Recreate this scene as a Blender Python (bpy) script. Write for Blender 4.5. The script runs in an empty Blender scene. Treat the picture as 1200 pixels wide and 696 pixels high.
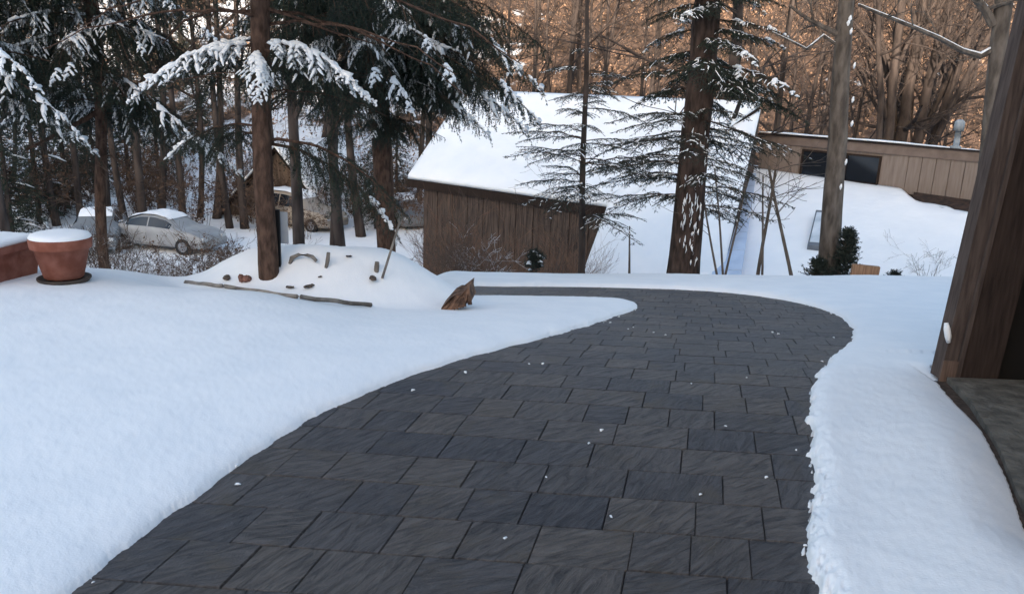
import bpy, math, random
import numpy as np
from mathutils import Vector, Matrix
C = bpy.context.scene
COL = C.collection
R = math.radians
# ------------------------------------------------------------------ camera
PITCH, ROLL, FPX, CAMH = R(14.6), R(2.24), 940.0, 1.65
F = np.array([0, math.cos(PITCH), -math.sin(PITCH)])
R0 = np.array([1.0, 0, 0]); U0 = np.array([0, math.sin(PITCH), math.cos(PITCH)])
RR = R0*math.cos(ROLL)+U0*math.sin(ROLL); UU = -R0*math.sin(ROLL)+U0*math.cos(ROLL)
CAM = np.array([0, 0, CAMH])
cd = bpy.data.cameras.new('camera'); cam = bpy.data.objects.new('camera', cd); COL.objects.link(cam)
cd.sensor_width = 36; cd.lens = FPX/1200*36; cd.clip_start = .05; cd.clip_end = 1000
m = Matrix(((RR[0], UU[0], -F[0], 0), (RR[1], UU[1], -F[1], 0), (RR[2], UU[2], -F[2], CAMH), (0, 0, 0, 1)))
cam.matrix_world = m; C.camera = cam
# ------------------------------------------------------------------ world, sun
SUN_EL, SUN_AZ = R(12), R(196)      # azimuth clockwise from +Y : behind the camera, a little to the left
w = bpy.data.worlds.new('World'); C.world = w; w.use_nodes = True
nt = w.node_tree; bg = nt.nodes['Background']; sky = nt.nodes.new('ShaderNodeTexSky')
sky.sky_type = 'NISHITA'; sky.sun_disc = False; sky.sun_elevation = SUN_EL; sky.sun_rotation = SUN_AZ
sky.altitude = 300; sky.dust_density = 2.5; sky.ozone_density = .35
nt.links.new(sky.outputs[0], bg.inputs[0]); bg.inputs[1].default_value = .15
sl = bpy.data.lights.new('sun', 'SUN'); sl.energy = 3.0; sl.angle = R(.6); sl.color = (1, .86, .71)
so = bpy.data.objects.new('sun', sl); COL.objects.link(so)
sdir = Vector((math.sin(SUN_AZ)*math.cos(SUN_EL), math.cos(SUN_AZ)*math.cos(SUN_EL), math.sin(SUN_EL)))
so.rotation_euler = sdir.to_track_quat('Z', 'Y').to_euler(); so.location = sdir*60
C.view_settings.view_transform = 'Standard'; C.view_settings.look = 'None'
C.view_settings.exposure = 1.88; C.view_settings.gamma = 1
C.render.engine = 'CYCLES'
# ------------------------------------------------------------------ helpers
def ray(px, py):
    x = (px-600)/FPX; y = -(py-348)/FPX
    return F + RR*x + UU*y
def at(px, py, D):                       # the point seen at a pixel, at world depth y = D
    d = ray(px, py); return CAM + d*(D/d[1])
def smooth(a, b, x):
    t = np.clip((np.asarray(x, float)-a)/(b-a), 0, 1); return t*t*(3-2*t)
def sp(x, k): x = np.asarray(x, float); return k*np.logaddexp(0, x/k)
_rng = np.random.RandomState(7); _T = _rng.rand(256, 256)
def vnoise(x, y):
    x = np.asarray(x, float); y = np.asarray(y, float)
    xi = np.floor(x).astype(int); yi = np.floor(y).astype(int); fx = x-xi; fy = y-yi
    fx = fx*fx*(3-2*fx); fy = fy*fy*(3-2*fy)
    a = _T[xi % 256, yi % 256]; b = _T[(xi+1) % 256, yi % 256]; c = _T[xi % 256, (yi+1) % 256]; d = _T[(xi+1) % 256, (yi+1) % 256]
    return (a*(1-fx)+b*fx)*(1-fy)+(c*(1-fx)+d*fx)*fy
def fbm(x, y, o=4):
    s = 0; a = .5
    for i in range(o): s = s+a*(vnoise(x*2**i+17*i, y*2**i+31*i)-.5); a *= .5
    return s
FLOOR = -5.3
def base_ground(x, y):
    x = np.asarray(x, float); y = np.asarray(y, float)
    gl = -.31*sp(y-6.05-.55*smooth(-2.9, -3.7, x)*1.0, .2)
    gr = -.16*sp(y-4.6, .4)-.17*sp(y-12.6, .25)
    gr = gr+.032*np.maximum(x, 0)*smooth(8, 12.6, y)*(1-smooth(16, 24, y))
    t = smooth(-2.3, -.9, x)
    g = gl*(1-t)+gr*t
    g = FLOOR+sp(g-FLOOR, .3)
    hill = .46*sp(y-50, 4)
    hill = np.minimum(hill, 46)*(1+.25*fbm(x/35, y/35, 3))
    H = 21.0
    back = .62*sp(-y-11, 2); back = H-sp(H-back, 2)  # unseen ridge behind the camera, added to shade the foreground
    back = back*(1-.15*smooth(5, 60, x))+smooth(-3, -80, x)*back*.3  # ridge raised on the left to shade that side of the far hill
    side = .0
    return g+hill+back+side
def mound(x, y):
    u = (x+1.88)/1.62; v = (y-7.8)/1.05
    r = np.sqrt(u*u+v*v)
    return .51*smooth(1.04, .30, r)+(.04*fbm(x*2.6+3, y*2.6, 3)+.012*fbm(x*9, y*9, 2))*smooth(1.1, .7, r)
def ground(x, y): return base_ground(x, y)+mound(np.asarray(x, float), np.asarray(y, float))
def hit(px, py, fn=base_ground):          # the point of the ground seen at a pixel
    d = ray(px, py); d = d/d[1]; t = 1.0
    ts = np.arange(1.0, 60, .01); P = CAM[None]+ts[:, None]*d[None]
    below = P[:, 2] < fn(P[:, 0], P[:, 1])
    i = int(np.argmax(below)) if below.any() else len(ts)-1
    return P[i]
def gz(x, y): return float(ground(x, y))
ORD = 'first second third fourth fifth sixth seventh eighth ninth tenth eleventh twelfth thirteenth fourteenth fifteenth sixteenth seventeenth'.split()
class MB:
    def __init__(s): s.v = []; s.t = []; s.q = []; s.tm = []; s.qm = []; s.n = 0
    def add(s, v, t=None, q=None, m=0):
        v = np.asarray(v, float).reshape(-1, 3); s.v.append(v)
        if t is not None and len(t): t = np.asarray(t, int).reshape(-1, 3); s.t.append(t+s.n); s.tm.append(np.full(len(t), m))
        if q is not None and len(q): q = np.asarray(q, int).reshape(-1, 4); s.q.append(q+s.n); s.qm.append(np.full(len(q), m))
        s.n += len(v)
    def mesh(s, name, mats, smoothf=False):
        me = bpy.data.meshes.new(name)
        v = np.concatenate(s.v) if s.v else np.zeros((0, 3))
        t = np.concatenate(s.t) if s.t else np.zeros((0, 3), int); q = np.concatenate(s.q) if s.q else np.zeros((0, 4), int)
        tm = np.concatenate(s.tm) if s.tm else np.zeros(0, int); qm = np.concatenate(s.qm) if s.qm else np.zeros(0, int)
        me.vertices.add(len(v)); me.vertices.foreach_set('co', v.ravel())
        me.loops.add(t.size+q.size); me.loops.foreach_set('vertex_index', np.concatenate([t.ravel(), q.ravel()]).astype(np.int32))
        me.polygons.add(len(t)+len(q))
        st = np.concatenate([np.arange(len(t))*3, t.size+np.arange(len(q))*4]).astype(np.int32)
        me.polygons.foreach_set('loop_start', st)
        me.polygons.foreach_set('material_index', np.concatenate([tm, qm]).astype(np.int32))
        me.polygons.foreach_set('use_smooth', np.full(len(t)+len(q), bool(smoothf)))
        for mm in mats: me.materials.append(mm)
        me.update(calc_edges=True); me.validate()
        return me
def link(name, me, parent=None, loc=None):
    o = bpy.data.objects.new(name, me); COL.objects.link(o)
    if parent is not None: o.parent = parent
    if loc is not None: o.location = loc
    return o
def tag(o, label=None, cat=None, group=None, kind=None):
    if label: o['label'] = label
    if cat: o['category'] = cat
    if group: o['group'] = group
    if kind: o['kind'] = kind
    return o
def thing(name, label, cat, loc=(0, 0, 0), rz=0, group=None):
    o = bpy.data.objects.new(name, None); COL.objects.link(o); o.location = loc; o.rotation_euler = (0, 0, rz)
    return tag(o, label, cat, group)
def box(mb, x0, x1, y0, y1, z0, z1, m=0, M=None, bev=0):
    v = np.array([[x, y, z] for x in (x0, x1) for y in (y0, y1) for z in (z0, z1)], float)
    if M is not None: v = v@np.asarray(M)[:3, :3].T+np.asarray(M)[:3, 3]
    mb.add(v, q=[(0, 1, 3, 2), (4, 6, 7, 5), (0, 4, 5, 1), (2, 3, 7, 6), (0, 2, 6, 4), (1, 5, 7, 3)], m=m)
def prism(mb, A, B, m=0):                  # two matching loops of points, closed solid (loops of 4 or any n via fan)
    A = np.asarray(A, float); B = np.asarray(B, float); n = len(A)
    q = [(i, (i+1) % n, n+(i+1) % n, n+i) for i in range(n)]
    t = [(0, i+1, i) for i in range(1, n-1)]+[(n, n+i, n+i+1) for i in range(1, n-1)]
    mb.add(np.vstack([A, B]), t=t, q=q, m=m)
def tube(mb, pts, rad, sides=6, m=0, cap=True, flat=1.0, jit=0, rng=None):
    pts = np.asarray(pts, float); n = len(pts); rad = np.broadcast_to(np.asarray(rad, float), (n,))
    T = np.gradient(pts, axis=0); T /= np.linalg.norm(T, axis=1, keepdims=True)+1e-9
    ref = np.array([0, 0, 1.0]) if abs(T[0, 2]) < .9 else np.array([1.0, 0, 0])
    A = np.cross(T, ref); A /= np.linalg.norm(A, axis=1, keepdims=True)+1e-9; B = np.cross(A, T)
    a = np.linspace(0, 2*math.pi, sides, endpoint=False)
    rr = rad[:, None]*np.ones((1, sides))
    if jit: rr = rr*(1+jit*(rng.rand(n, sides)-.5))
    V = pts[:, None]+(np.cos(a)[None, :, None]*A[:, None]+flat*np.sin(a)[None, :, None]*B[:, None])*rr[:, :, None]
    q = []
    for i in range(n-1):
        for j in range(sides):
            k = (j+1) % sides; q.append((i*sides+j, i*sides+k, (i+1)*sides+k, (i+1)*sides+j))
    t = []
    if cap:
        for j in range(1, sides-1): t += [(0, j+1, j), ((n-1)*sides, (n-1)*sides+j, (n-1)*sides+j+1)]
    mb.add(V.reshape(-1, 3), t=t, q=q, m=m)
def lathe(mb, prof, sides=40, m=0, c=(0, 0, 0)):
    a = np.linspace(0, 2*math.pi, sides, endpoint=False); V = []
    for r, z in prof: V += [(c[0]+r*math.cos(t), c[1]+r*math.sin(t), c[2]+z) for t in a]
    q = [(i*sides+j, i*sides+(j+1) % sides, (i+1)*sides+(j+1) % sides, (i+1)*sides+j) for i in range(len(prof)-1) for j in range(sides)]
    mb.add(V, q=q, m=m)
# ------------------------------------------------------------------ materials
def mat(name, col, rough=.8, col2=None, scale=5, stretch=(1, 1, 1), bump=0, bscale=None, detail=6, spec=.3, lo=.35, hi=.65, metal=0, bdist=.01, coord='Object'):
    M = bpy.data.materials.new(name); M.use_nodes = True; n = M.node_tree.nodes; L = M.node_tree.links; b = n['Principled BSDF']
    b.inputs['Base Color'].default_value = (*col, 1); b.inputs['Roughness'].default_value = rough
    b.inputs['Specular IOR Level'].default_value = spec; b.inputs['Metallic'].default_value = metal
    tc = n.new('ShaderNodeTexCoord'); mp = n.new('ShaderNodeMapping'); L.new(tc.outputs[coord], mp.inputs[0]); mp.inputs['Scale'].default_value = stretch
    if col2 is not None:
        t = n.new('ShaderNodeTexNoise'); t.inputs['Scale'].default_value = scale; t.inputs['Detail'].default_value = detail; L.new(mp.outputs[0], t.inputs[0])
        r = n.new('ShaderNodeValToRGB'); r.color_ramp.elements[0].position = lo; r.color_ramp.elements[1].position = hi
        r.color_ramp.elements[0].color = (*col, 1); r.color_ramp.elements[1].color = (*col2, 1)
        L.new(t.outputs[0], r.inputs[0]); L.new(r.outputs[0], b.inputs['Base Color'])
    if bump:
        t2 = n.new('ShaderNodeTexNoise'); t2.inputs['Scale'].default_value = bscale or scale; t2.inputs['Detail'].default_value = detail; L.new(mp.outputs[0], t2.inputs[0])
        bp = n.new('ShaderNodeBump'); bp.inputs['Strength'].default_value = bump; bp.inputs['Distance'].default_value = bdist
        L.new(t2.outputs[0], bp.inputs['Height']); L.new(bp.outputs[0], b.inputs['Normal'])
    return M
SNOW = mat('snow', (.83, .83, .84), .75, (.88, .87, .87), 3, bump=.22, bscale=110, bdist=.010, spec=.2)
ROOFSNOW = mat('roof_snow', (.84, .84, .85), .8, (.89, .88, .88), 1.2, bump=.4, bscale=5, bdist=.04, spec=.1)
BARK = mat('spruce_bark', (.045, .028, .021), .95, (.115, .07, .052), 26, (1, 1, .35), .9, 34, bdist=.02, spec=.1)
BARKRED = mat('hemlock_bark', (.026, .019, .016), .95, (.082, .055, .045), 14, (1, 1, .25), .9, 16, bdist=.03, spec=.1)
BARKGREY = mat('grey_bark', (.065, .053, .045), .95, (.15, .125, .105), 12, (1, 1, .3), .8, 16, bdist=.02, spec=.1)
BARKFAR = mat('far_bark', (.028, .022, .020), .95, (.078, .060, .052), 4, (1, 1, .3), 0, spec=.1)
TWIG = mat('twig', (.07, .05, .04), .9, (.13, .09, .07), 8, spec=.1)
REDTWIG = mat('red_twig', (.14, .075, .05), .9, (.24, .14, .09), 3, spec=.1)
NEEDLE = mat('spruce_needles', (.012, .020, .015), .7, (.030, .042, .028), 7, spec=.25)
NEEDLE2 = mat('hemlock_needles', (.016, .022, .017), .7, (.042, .050, .038), 7, spec=.25)
DEAD = mat('dead_needles', (.05, .036, .026), .9, (.085, .06, .04), 7, spec=.1)
BLEAF = mat('brown_leaves', (.055, .034, .024), .95, (.15, .092, .062), 3, spec=.05)
LEAFL = mat('leaf_litter', (.06, .042, .031), .95, (.40, .25, .17), .35, spec=.05)

def hillmat():
    M = mat('hillside_floor', (.035, .026, .021), .95, (.15, .098, .073), .9, bump=.8, bscale=2.5, bdist=.25, spec=.05, detail=10)
    n = M.node_tree.nodes; L = M.node_tree.links; b = n['Principled BSDF']
    src = b.inputs['Base Color'].links[0].from_socket
    tc = n.new('ShaderNodeTexCoord'); t = n.new('ShaderNodeTexNoise'); t.inputs['Scale'].default_value = .16; t.inputs['Detail'].default_value = 12; t.inputs['Roughness'].default_value = .7
    L.new(tc.outputs['Object'], t.inputs[0])
    sx = n.new('ShaderNodeSeparateXYZ'); L.new(tc.outputs['Object'], sx.inputs[0])
    mr = n.new('ShaderNodeMapRange'); mr.inputs[1].default_value = -18; mr.inputs[2].default_value = 6; mr.inputs[3].default_value = .06; mr.inputs[4].default_value = -.13
    L.new(sx.outputs[0], mr.inputs[0])
    ad0 = n.new('ShaderNodeMath'); ad0.operation = 'ADD'; L.new(t.outputs[0], ad0.inputs[0]); L.new(mr.outputs[0], ad0.inputs[1])
    m2 = n.new('ShaderNodeMapRange'); m2.inputs[1].default_value = 46; m2.inputs[2].default_value = 58; m2.inputs[3].default_value = .35; m2.inputs[4].default_value = 0; L.new(sx.outputs[1], m2.inputs[0])
    ad = n.new('ShaderNodeMath'); ad.operation = 'ADD'; L.new(ad0.outputs[0], ad.inputs[0]); L.new(m2.outputs[0], ad.inputs[1])
    r = n.new('ShaderNodeValToRGB'); r.color_ramp.elements[0].position = .50; r.color_ramp.elements[1].position = .56
    L.new(ad.outputs[0], r.inputs[0]); mx = n.new('ShaderNodeMixRGB'); L.new(r.outputs[0], mx.inputs[0]); L.new(src, mx.inputs[1]); mx.inputs[2].default_value = (.7, .73, .78, 1)
    L.new(mx.outputs[0], b.inputs['Base Color']); return M
HILL = hillmat()

def pavermat():
    M = bpy.data.materials.new('slate_paver'); M.use_nodes = True; n = M.node_tree.nodes; L = M.node_tree.links; b = n['Principled BSDF']
    b.inputs['Specular IOR Level'].default_value = .45
    tc = n.new('ShaderNodeTexCoord'); at_ = n.new('ShaderNodeAttribute'); at_.attribute_name = 'stone'
    sx = n.new('ShaderNodeSeparateColor'); L.new(at_.outputs['Color'], sx.inputs[0])
    ang = n.new('ShaderNodeMapRange'); ang.inputs[3].default_value = -1.15; ang.inputs[4].default_value = -.35; L.new(sx.outputs[1], ang.inputs[0])
    vr = n.new('ShaderNodeVectorRotate'); vr.rotation_type = 'Z_AXIS'; L.new(tc.outputs['Object'], vr.inputs['Vector']); L.new(ang.outputs[0], vr.inputs['Angle'])
    off = n.new('ShaderNodeVectorMath'); off.operation = 'MULTIPLY_ADD'; L.new(at_.outputs['Color'], off.inputs[0]); off.inputs[1].default_value = (30, 30, 30); L.new(vr.outputs[0], off.inputs[2])
    mp = n.new('ShaderNodeMapping'); mp.inputs['Scale'].default_value = (1.3, 6.5, 1); L.new(off.outputs[0], mp.inputs[0])
    t = n.new('ShaderNodeTexNoise'); t.inputs['Scale'].default_value = 5.0; t.inputs['Detail'].default_value = 10; t.inputs['Roughness'].default_value = .66; t.inputs['Distortion'].default_value = .9; L.new(mp.outputs[0], t.inputs[0])
    t2 = n.new('ShaderNodeTexNoise'); t2.inputs['Scale'].default_value = 120; t2.inputs['Detail'].default_value = 4; L.new(tc.outputs['Object'], t2.inputs[0])
    mx = n.new('ShaderNodeMath'); mx.operation = 'MULTIPLY_ADD'; L.new(t2.outputs[0], mx.inputs[0]); mx.inputs[1].default_value = .14; L.new(t.outputs[0], mx.inputs[2])
    bp = n.new('ShaderNodeBump'); bp.inputs['Strength'].default_value = .8; bp.inputs['Distance'].default_value = .045; L.new(mx.outputs[0], bp.inputs['Height']); L.new(bp.outputs[0], b.inputs['Normal'])
    r = n.new('ShaderNodeValToRGB'); e = r.color_ramp.elements; e[0].position = .38; e[0].color = (.018, .017, .020, 1); e[1].position = .66; e[1].color = (.110, .100, .100, 1)
    L.new(mx.outputs[0], r.inputs[0])
    r2 = n.new('ShaderNodeValToRGB'); e = r2.color_ramp.elements; e[0].position = 0; e[0].color = (.62, .63, .70, 1); e[1].position = 1; e[1].color = (1.25, 1.14, 1.0, 1)
    L.new(sx.outputs[0], r2.inputs[0]); mm = n.new('ShaderNodeMixRGB'); mm.blend_type = 'MULTIPLY'; mm.inputs[0].default_value = 1; L.new(r.outputs[0], mm.inputs[1]); L.new(r2.outputs[0], mm.inputs[2])
    t3 = n.new('ShaderNodeTexNoise'); t3.inputs['Scale'].default_value = 5; t3.inputs['Detail'].default_value = 8; L.new(off.outputs[0], t3.inputs[0])
    r3 = n.new('ShaderNodeValToRGB'); r3.color_ramp.elements[0].position = .55; r3.color_ramp.elements[1].position = .8; L.new(t3.outputs[0], r3.inputs[0])
    m3 = n.new('ShaderNodeMixRGB'); L.new(r3.outputs[0], m3.inputs[0]); L.new(mm.outputs[0], m3.inputs[1]); m3.inputs[2].default_value = (.085, .066, .048, 1)
    L.new(m3.outputs[0], b.inputs['Base Color'])
    b.inputs['Roughness'].default_value = .52
    return M
PAVER = pavermat()
JOINT = mat('paver_joint', (.014, .013, .015), .95, (.03, .028, .030), 60)
def woodmat(name, a, c, scale=6, st=(12, 12, .8), bump=.5, groove=None, rough=.85):
    return mat(name, a, rough, c, scale, st, bump, scale, bdist=.006, spec=.15)

# ------------------------------------------------------------------ driveway outline
LEFT = [(20, 740), (75, 696), (150, 642), (240, 577), (340, 505), (440, 457), (540, 421), (640, 396), (715, 373), (746, 361), (733, 354), (680, 351.5), (620, 350.5), (560, 350), (500, 350), (455, 350)]
RIGHT = [(965, 760), (956, 696), (952, 640), (950, 560), (949, 500), (951, 470), (958, 443), (978, 418), (999, 398), (996, 382), (975, 367), (930, 354), (850, 343), (750, 338), (640, 336), (560, 335.5), (500, 335), (455, 335)]
LP = [hit(*p)[:2] for p in LEFT]; RP = [hit(*p)[:2] for p in RIGHT]
LP = [(-2.0, -.6), (-2.0, .4), (-1.75, 1.0)]+[tuple(p) for p in LP[1:]]; RP = [(1.02, -.6), (1.0, .5)]+[tuple(p) for p in RP[1:]]
def resample(P, step=.12):
    P = np.array(P, float); out = []
    Q = np.vstack([2*P[0]-P[1], P, 2*P[-1]-P[-2]])
    for i in range(1, len(Q)-2):
        p0, p1, p2, p3 = Q[i-1:i+3]; n = max(2, int(np.linalg.norm(p2-p1)/step))
        for k in range(n):
            t = k/n; out.append(.5*((2*p1)+(-p0+p2)*t+(2*p0-5*p1+4*p2-p3)*t*t+(-p0+3*p1-3*p2+p3)*t**3))
    out.append(P[-1]); return np.array(out)
POLY = np.vstack([resample(LP), resample(RP)[::-1]])
def sdist(x, y, poly=None):                       # >0 outside the driveway
    poly = POLY if poly is None else poly
    P = np.stack([x, y], 1); d = np.full(len(P), 1e9); ins = np.zeros(len(P), bool)
    A = poly; B = np.roll(poly, -1, 0)
    for a, b in zip(A, B):
        e = b-a; w_ = P-a; t = np.clip((w_@e)/(e@e+1e-12), 0, 1); d = np.minimum(d, np.hypot(w_[:, 0]-t*e[0], w_[:, 1]-t*e[1]))
        c = ((a[1] > P[:, 1]) != (b[1] > P[:, 1])); ins ^= c & (P[:, 0] < (b[0]-a[0])*(P[:, 1]-a[1])/(b[1]-a[1]+1e-12)+a[0])
    return np.where(ins, -d, d)
# sill line of the garage on the right (snow stops there)
SL = [hit(1205, 640), hit(1180, 565), hit(1150, 508), hit(1120, 476), hit(1098, 452)]
pb = hit(1102, 450)
def snow_h(x, y):
    x = np.asarray(x, float).ravel(); y = np.asarray(y, float).ravel()
    h = np.full(len(x), .07)
    near = (y < 16) & (y > -3) & (np.abs(x) < 12)
    sd = np.full(len(x), 5.0); sd[near] = sdist(x[near], y[near])
    j = .055*fbm(x*4, y*4, 3)+(.012*(vnoise(x*55, y*55)-.5)+.012*(vnoise(x*120, y*120)-.5))*np.where(x > .3, 1.6, .35)
    far = smooth(4.6, 8, y)
    jr = (sd+j*(1-.4*far)*1.3)
    right = (x > .4) & (y < 5.6)
    H = np.where(right, .075-.02*smooth(3.4, 4.6, y), .055)+np.where(right, .035*smooth(.1, .6, sd)*(1-smooth(3.4, 4.5, y)), .02*smooth(0, .6, sd))
    wdt = np.where(right, .055, .10)
    e = np.sqrt(np.clip(1-(1-np.clip(jr/wdt/2.0, 0, 1))**2, 0, 1))
    h = np.where(sd < 4, H*e, H)
    h = np.where(jr <= 0, np.maximum(-.07, jr*np.where(right, 2.2, 1.2)), h)
    # right strip: the snow thins towards the garage sill
    gx = edge_x(y)
    k = smooth(-.02, .30, gx-x)
    hb = smooth(4.5, 5.3, y); hs = np.where((y < 5.4) & (y > -2), (h*np.sqrt(np.clip(k, 0, 1))-.05*(x > gx))*(1-hb)+h*hb, h)
    h = np.where(jr <= 0, h, np.where(x > 1.2, hs, h))
    h = np.where((x > pb[0]+.1) & (y > -2.9) & (y < pb[1]+.35), -.12, h)
    fluff = .006*fbm(x*14, y*14, 3)+.05*fbm(x*.9, y*.9, 2)*smooth(.2, 1.2, sd)+.003*(vnoise(x*60, y*60)-.5)
    return h+np.where((jr > 0) & (h > -.05), fluff*smooth(0, .1, jr)*(1-smooth(18, 30, y)), 0), sd
_sy = np.array([p[1] for p in SL]); _sx = np.array([p[0] for p in SL])
def edge_x(y): return np.interp(y, _sy, _sx)

# ------------------------------------------------------------------ ground sheets
def polar():
    th = np.concatenate([np.arange(-50, 50, .125), np.arange(50, 310, 2.0)]); th = np.radians(th)
    r = [.25]
    while r[-1] < 14: r.append(r[-1]*1.0062 if r[-1] > 1.2 else r[-1]*1.05)
    while r[-1] < 170: r.append(r[-1]*1.025)
    r = np.array(r); nr, na = len(r), len(th)
    X = r[:, None]*np.sin(th)[None]; Y = r[:, None]*np.cos(th)[None]
    return X, Y, nr, na, r
X, Y, nr, na, rad = polar()
h, sd = snow_h(X, Y); Z = ground(X, Y)+h.reshape(X.shape)
Z = Z+smooth(14, 30, np.hypot(X, Y))*.5*fbm(X/4, Y/4, 3)*smooth(45, 60, Y+0*X)*2
V = np.stack([X, Y, Z], -1).reshape(-1, 3)
i = np.arange(nr-1)[:, None]*na; j = np.arange(na)[None]; k = (j+1) % na
Q = np.stack([i+j, i+k, i+na+k, i+na+j], -1).reshape(-1, 4)[:, ::-1]
cy = V[Q[:, 0], 1]; cr = np.hypot(V[Q[:, 0], 0], cy)
hillq = (cy > 46) | (cr > 60)
mb = MB(); mb.add(V, q=Q[~hillq]); tag(link('snowy_ground', mb.mesh('snowy_ground', [SNOW], True)), kind='structure')
mb = MB(); used = np.unique(Q[hillq]); remap = np.zeros(len(V), int); remap[used] = np.arange(len(used))
mb.add(V[used], q=remap[Q[hillq]]); tag(link('hillside', mb.mesh('hillside', [HILL], True)), kind='structure')

# driveway: joint bed and the stones on it
rng = np.random.RandomState(3); random.seed(3)
a = R(-3); EU = np.array([math.cos(a), math.sin(a)]); a2_ = R(-13); EV = np.array([-math.sin(a2_), math.cos(a2_)])   # rows run along EU
mb = MB(); gx_ = np.arange(-4.6, 4.6, .15); gy_ = np.arange(-1.2, 13.2, .15)
GX_, GY_ = np.meshgrid(gx_, gy_); gz_ = ground(GX_, GY_)-.012
nn = len(gx_); qq = np.array([(r_*nn+c_, r_*nn+c_+1, (r_+1)*nn+c_+1, (r_+1)*nn+c_) for r_ in range(len(gy_)-1) for c_ in range(nn-1)])
sdv = sdist(GX_.ravel(), GY_.ravel()); qq = qq[sdv[qq[:, 0]] < .12]
mb.add(np.stack([GX_, GY_, gz_], -1).reshape(-1, 3), q=qq); tag(link('driveway_bed', mb.mesh('driveway_bed', [JOINT])), kind='structure')
mb = MB(); cols = []
ROW = .27
def stone(u0, u1, v0, v1):
    g = .0012; ch = .003; c = rng.rand(3); dz = rng.uniform(-.0015, .0015)
    def pt(u, v, z):
        p = EU*u+EV*v; return (p[0], p[1], gz(p[0], p[1])-mound_cut(p[0], p[1])+z)
    cu, cv = (u0+u1)/2, (v0+v1)/2; p = EU*cu+EV*cv
    if sdist(np.array([p[0]]), np.array([p[1]]))[0] > .35: return
    jt = rng.uniform(-.0015, .0015, 4); u0 += g+jt[0]; u1 -= g+jt[1]; v0 += g+jt[2]; v1 -= g+jt[3]
    top = [pt(u0+ch, v0+ch, dz), pt(u1-ch, v0+ch, dz), pt(u1-ch, v1-ch, dz), pt(u0+ch, v1-ch, dz)]
    low = [pt(u0, v0, dz-.006), pt(u1, v0, dz-.006), pt(u1, v1, dz-.006), pt(u0, v1, dz-.006)]
    mb.add(top+low+[(x_, y_, z_-.03) for x_, y_, z_ in low], q=[(0, 1, 2, 3), (4, 5, 1, 0), (5, 6, 2, 1), (6, 7, 3, 2), (7, 4, 0, 3), (8, 9, 5, 4), (9, 10, 6, 5), (10, 11, 7, 6), (11, 8, 4, 7)])
    cols.extend([c]*9)
def mound_cut(x, y): return float(mound(x, y))*0
v = -2.0; pend = {}
while v < 14.5:
    u = -6.5+rng.rand()*.3; 
    while u < 3.5:
        wd = rng.choice([.24, .33, .36, .27, .22, .42]); stone(u, u+wd, v, v+ROW); u += wd
    v += ROW
me = mb.mesh('driveway', [PAVER]); ca = me.color_attributes.new('stone', 'FLOAT_COLOR', 'CORNER')
cc = np.repeat(np.array(cols), 4, 0); ca.data.foreach_set('color', np.hstack([cc, np.ones((len(cc), 1))]).ravel())
tag(link('driveway', me), kind='structure')

# ------------------------------------------------------------------ vegetation builders
def needles(mb, A, B, ln, wd, sp_, rng, m, fwd=.55, up=.0):
    A = np.array(A); B = np.array(B); L_ = np.linalg.norm(B-A, axis=1); n = np.maximum(1, (L_/sp_).astype(int))
    idx = np.repeat(np.arange(len(A)), n); t = rng.rand(len(idx))[:, None]
    P = A[idx]*(1-t)+B[idx]*t; D = (B-A)[idx]; D /= np.linalg.norm(D, axis=1, keepdims=True)+1e-9
    Q_ = rng.normal(size=P.shape); Q_ -= (Q_*D).sum(1, keepdims=True)*D; Q_ /= np.linalg.norm(Q_, axis=1, keepdims=True)+1e-9
    dr = D*fwd+Q_*.8; dr[:, 2] += up; W = np.cross(dr, rng.normal(size=P.shape)); W /= np.linalg.norm(W, axis=1, keepdims=True)+1e-9
    l_ = ln*rng.uniform(.6, 1.15, (len(P), 1)); V = np.stack([P-W*wd, P+W*wd, P+dr*l_], 1).reshape(-1, 3)
    mb.add(V, t=np.arange(len(V)).reshape(-1, 3), m=m)
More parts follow.
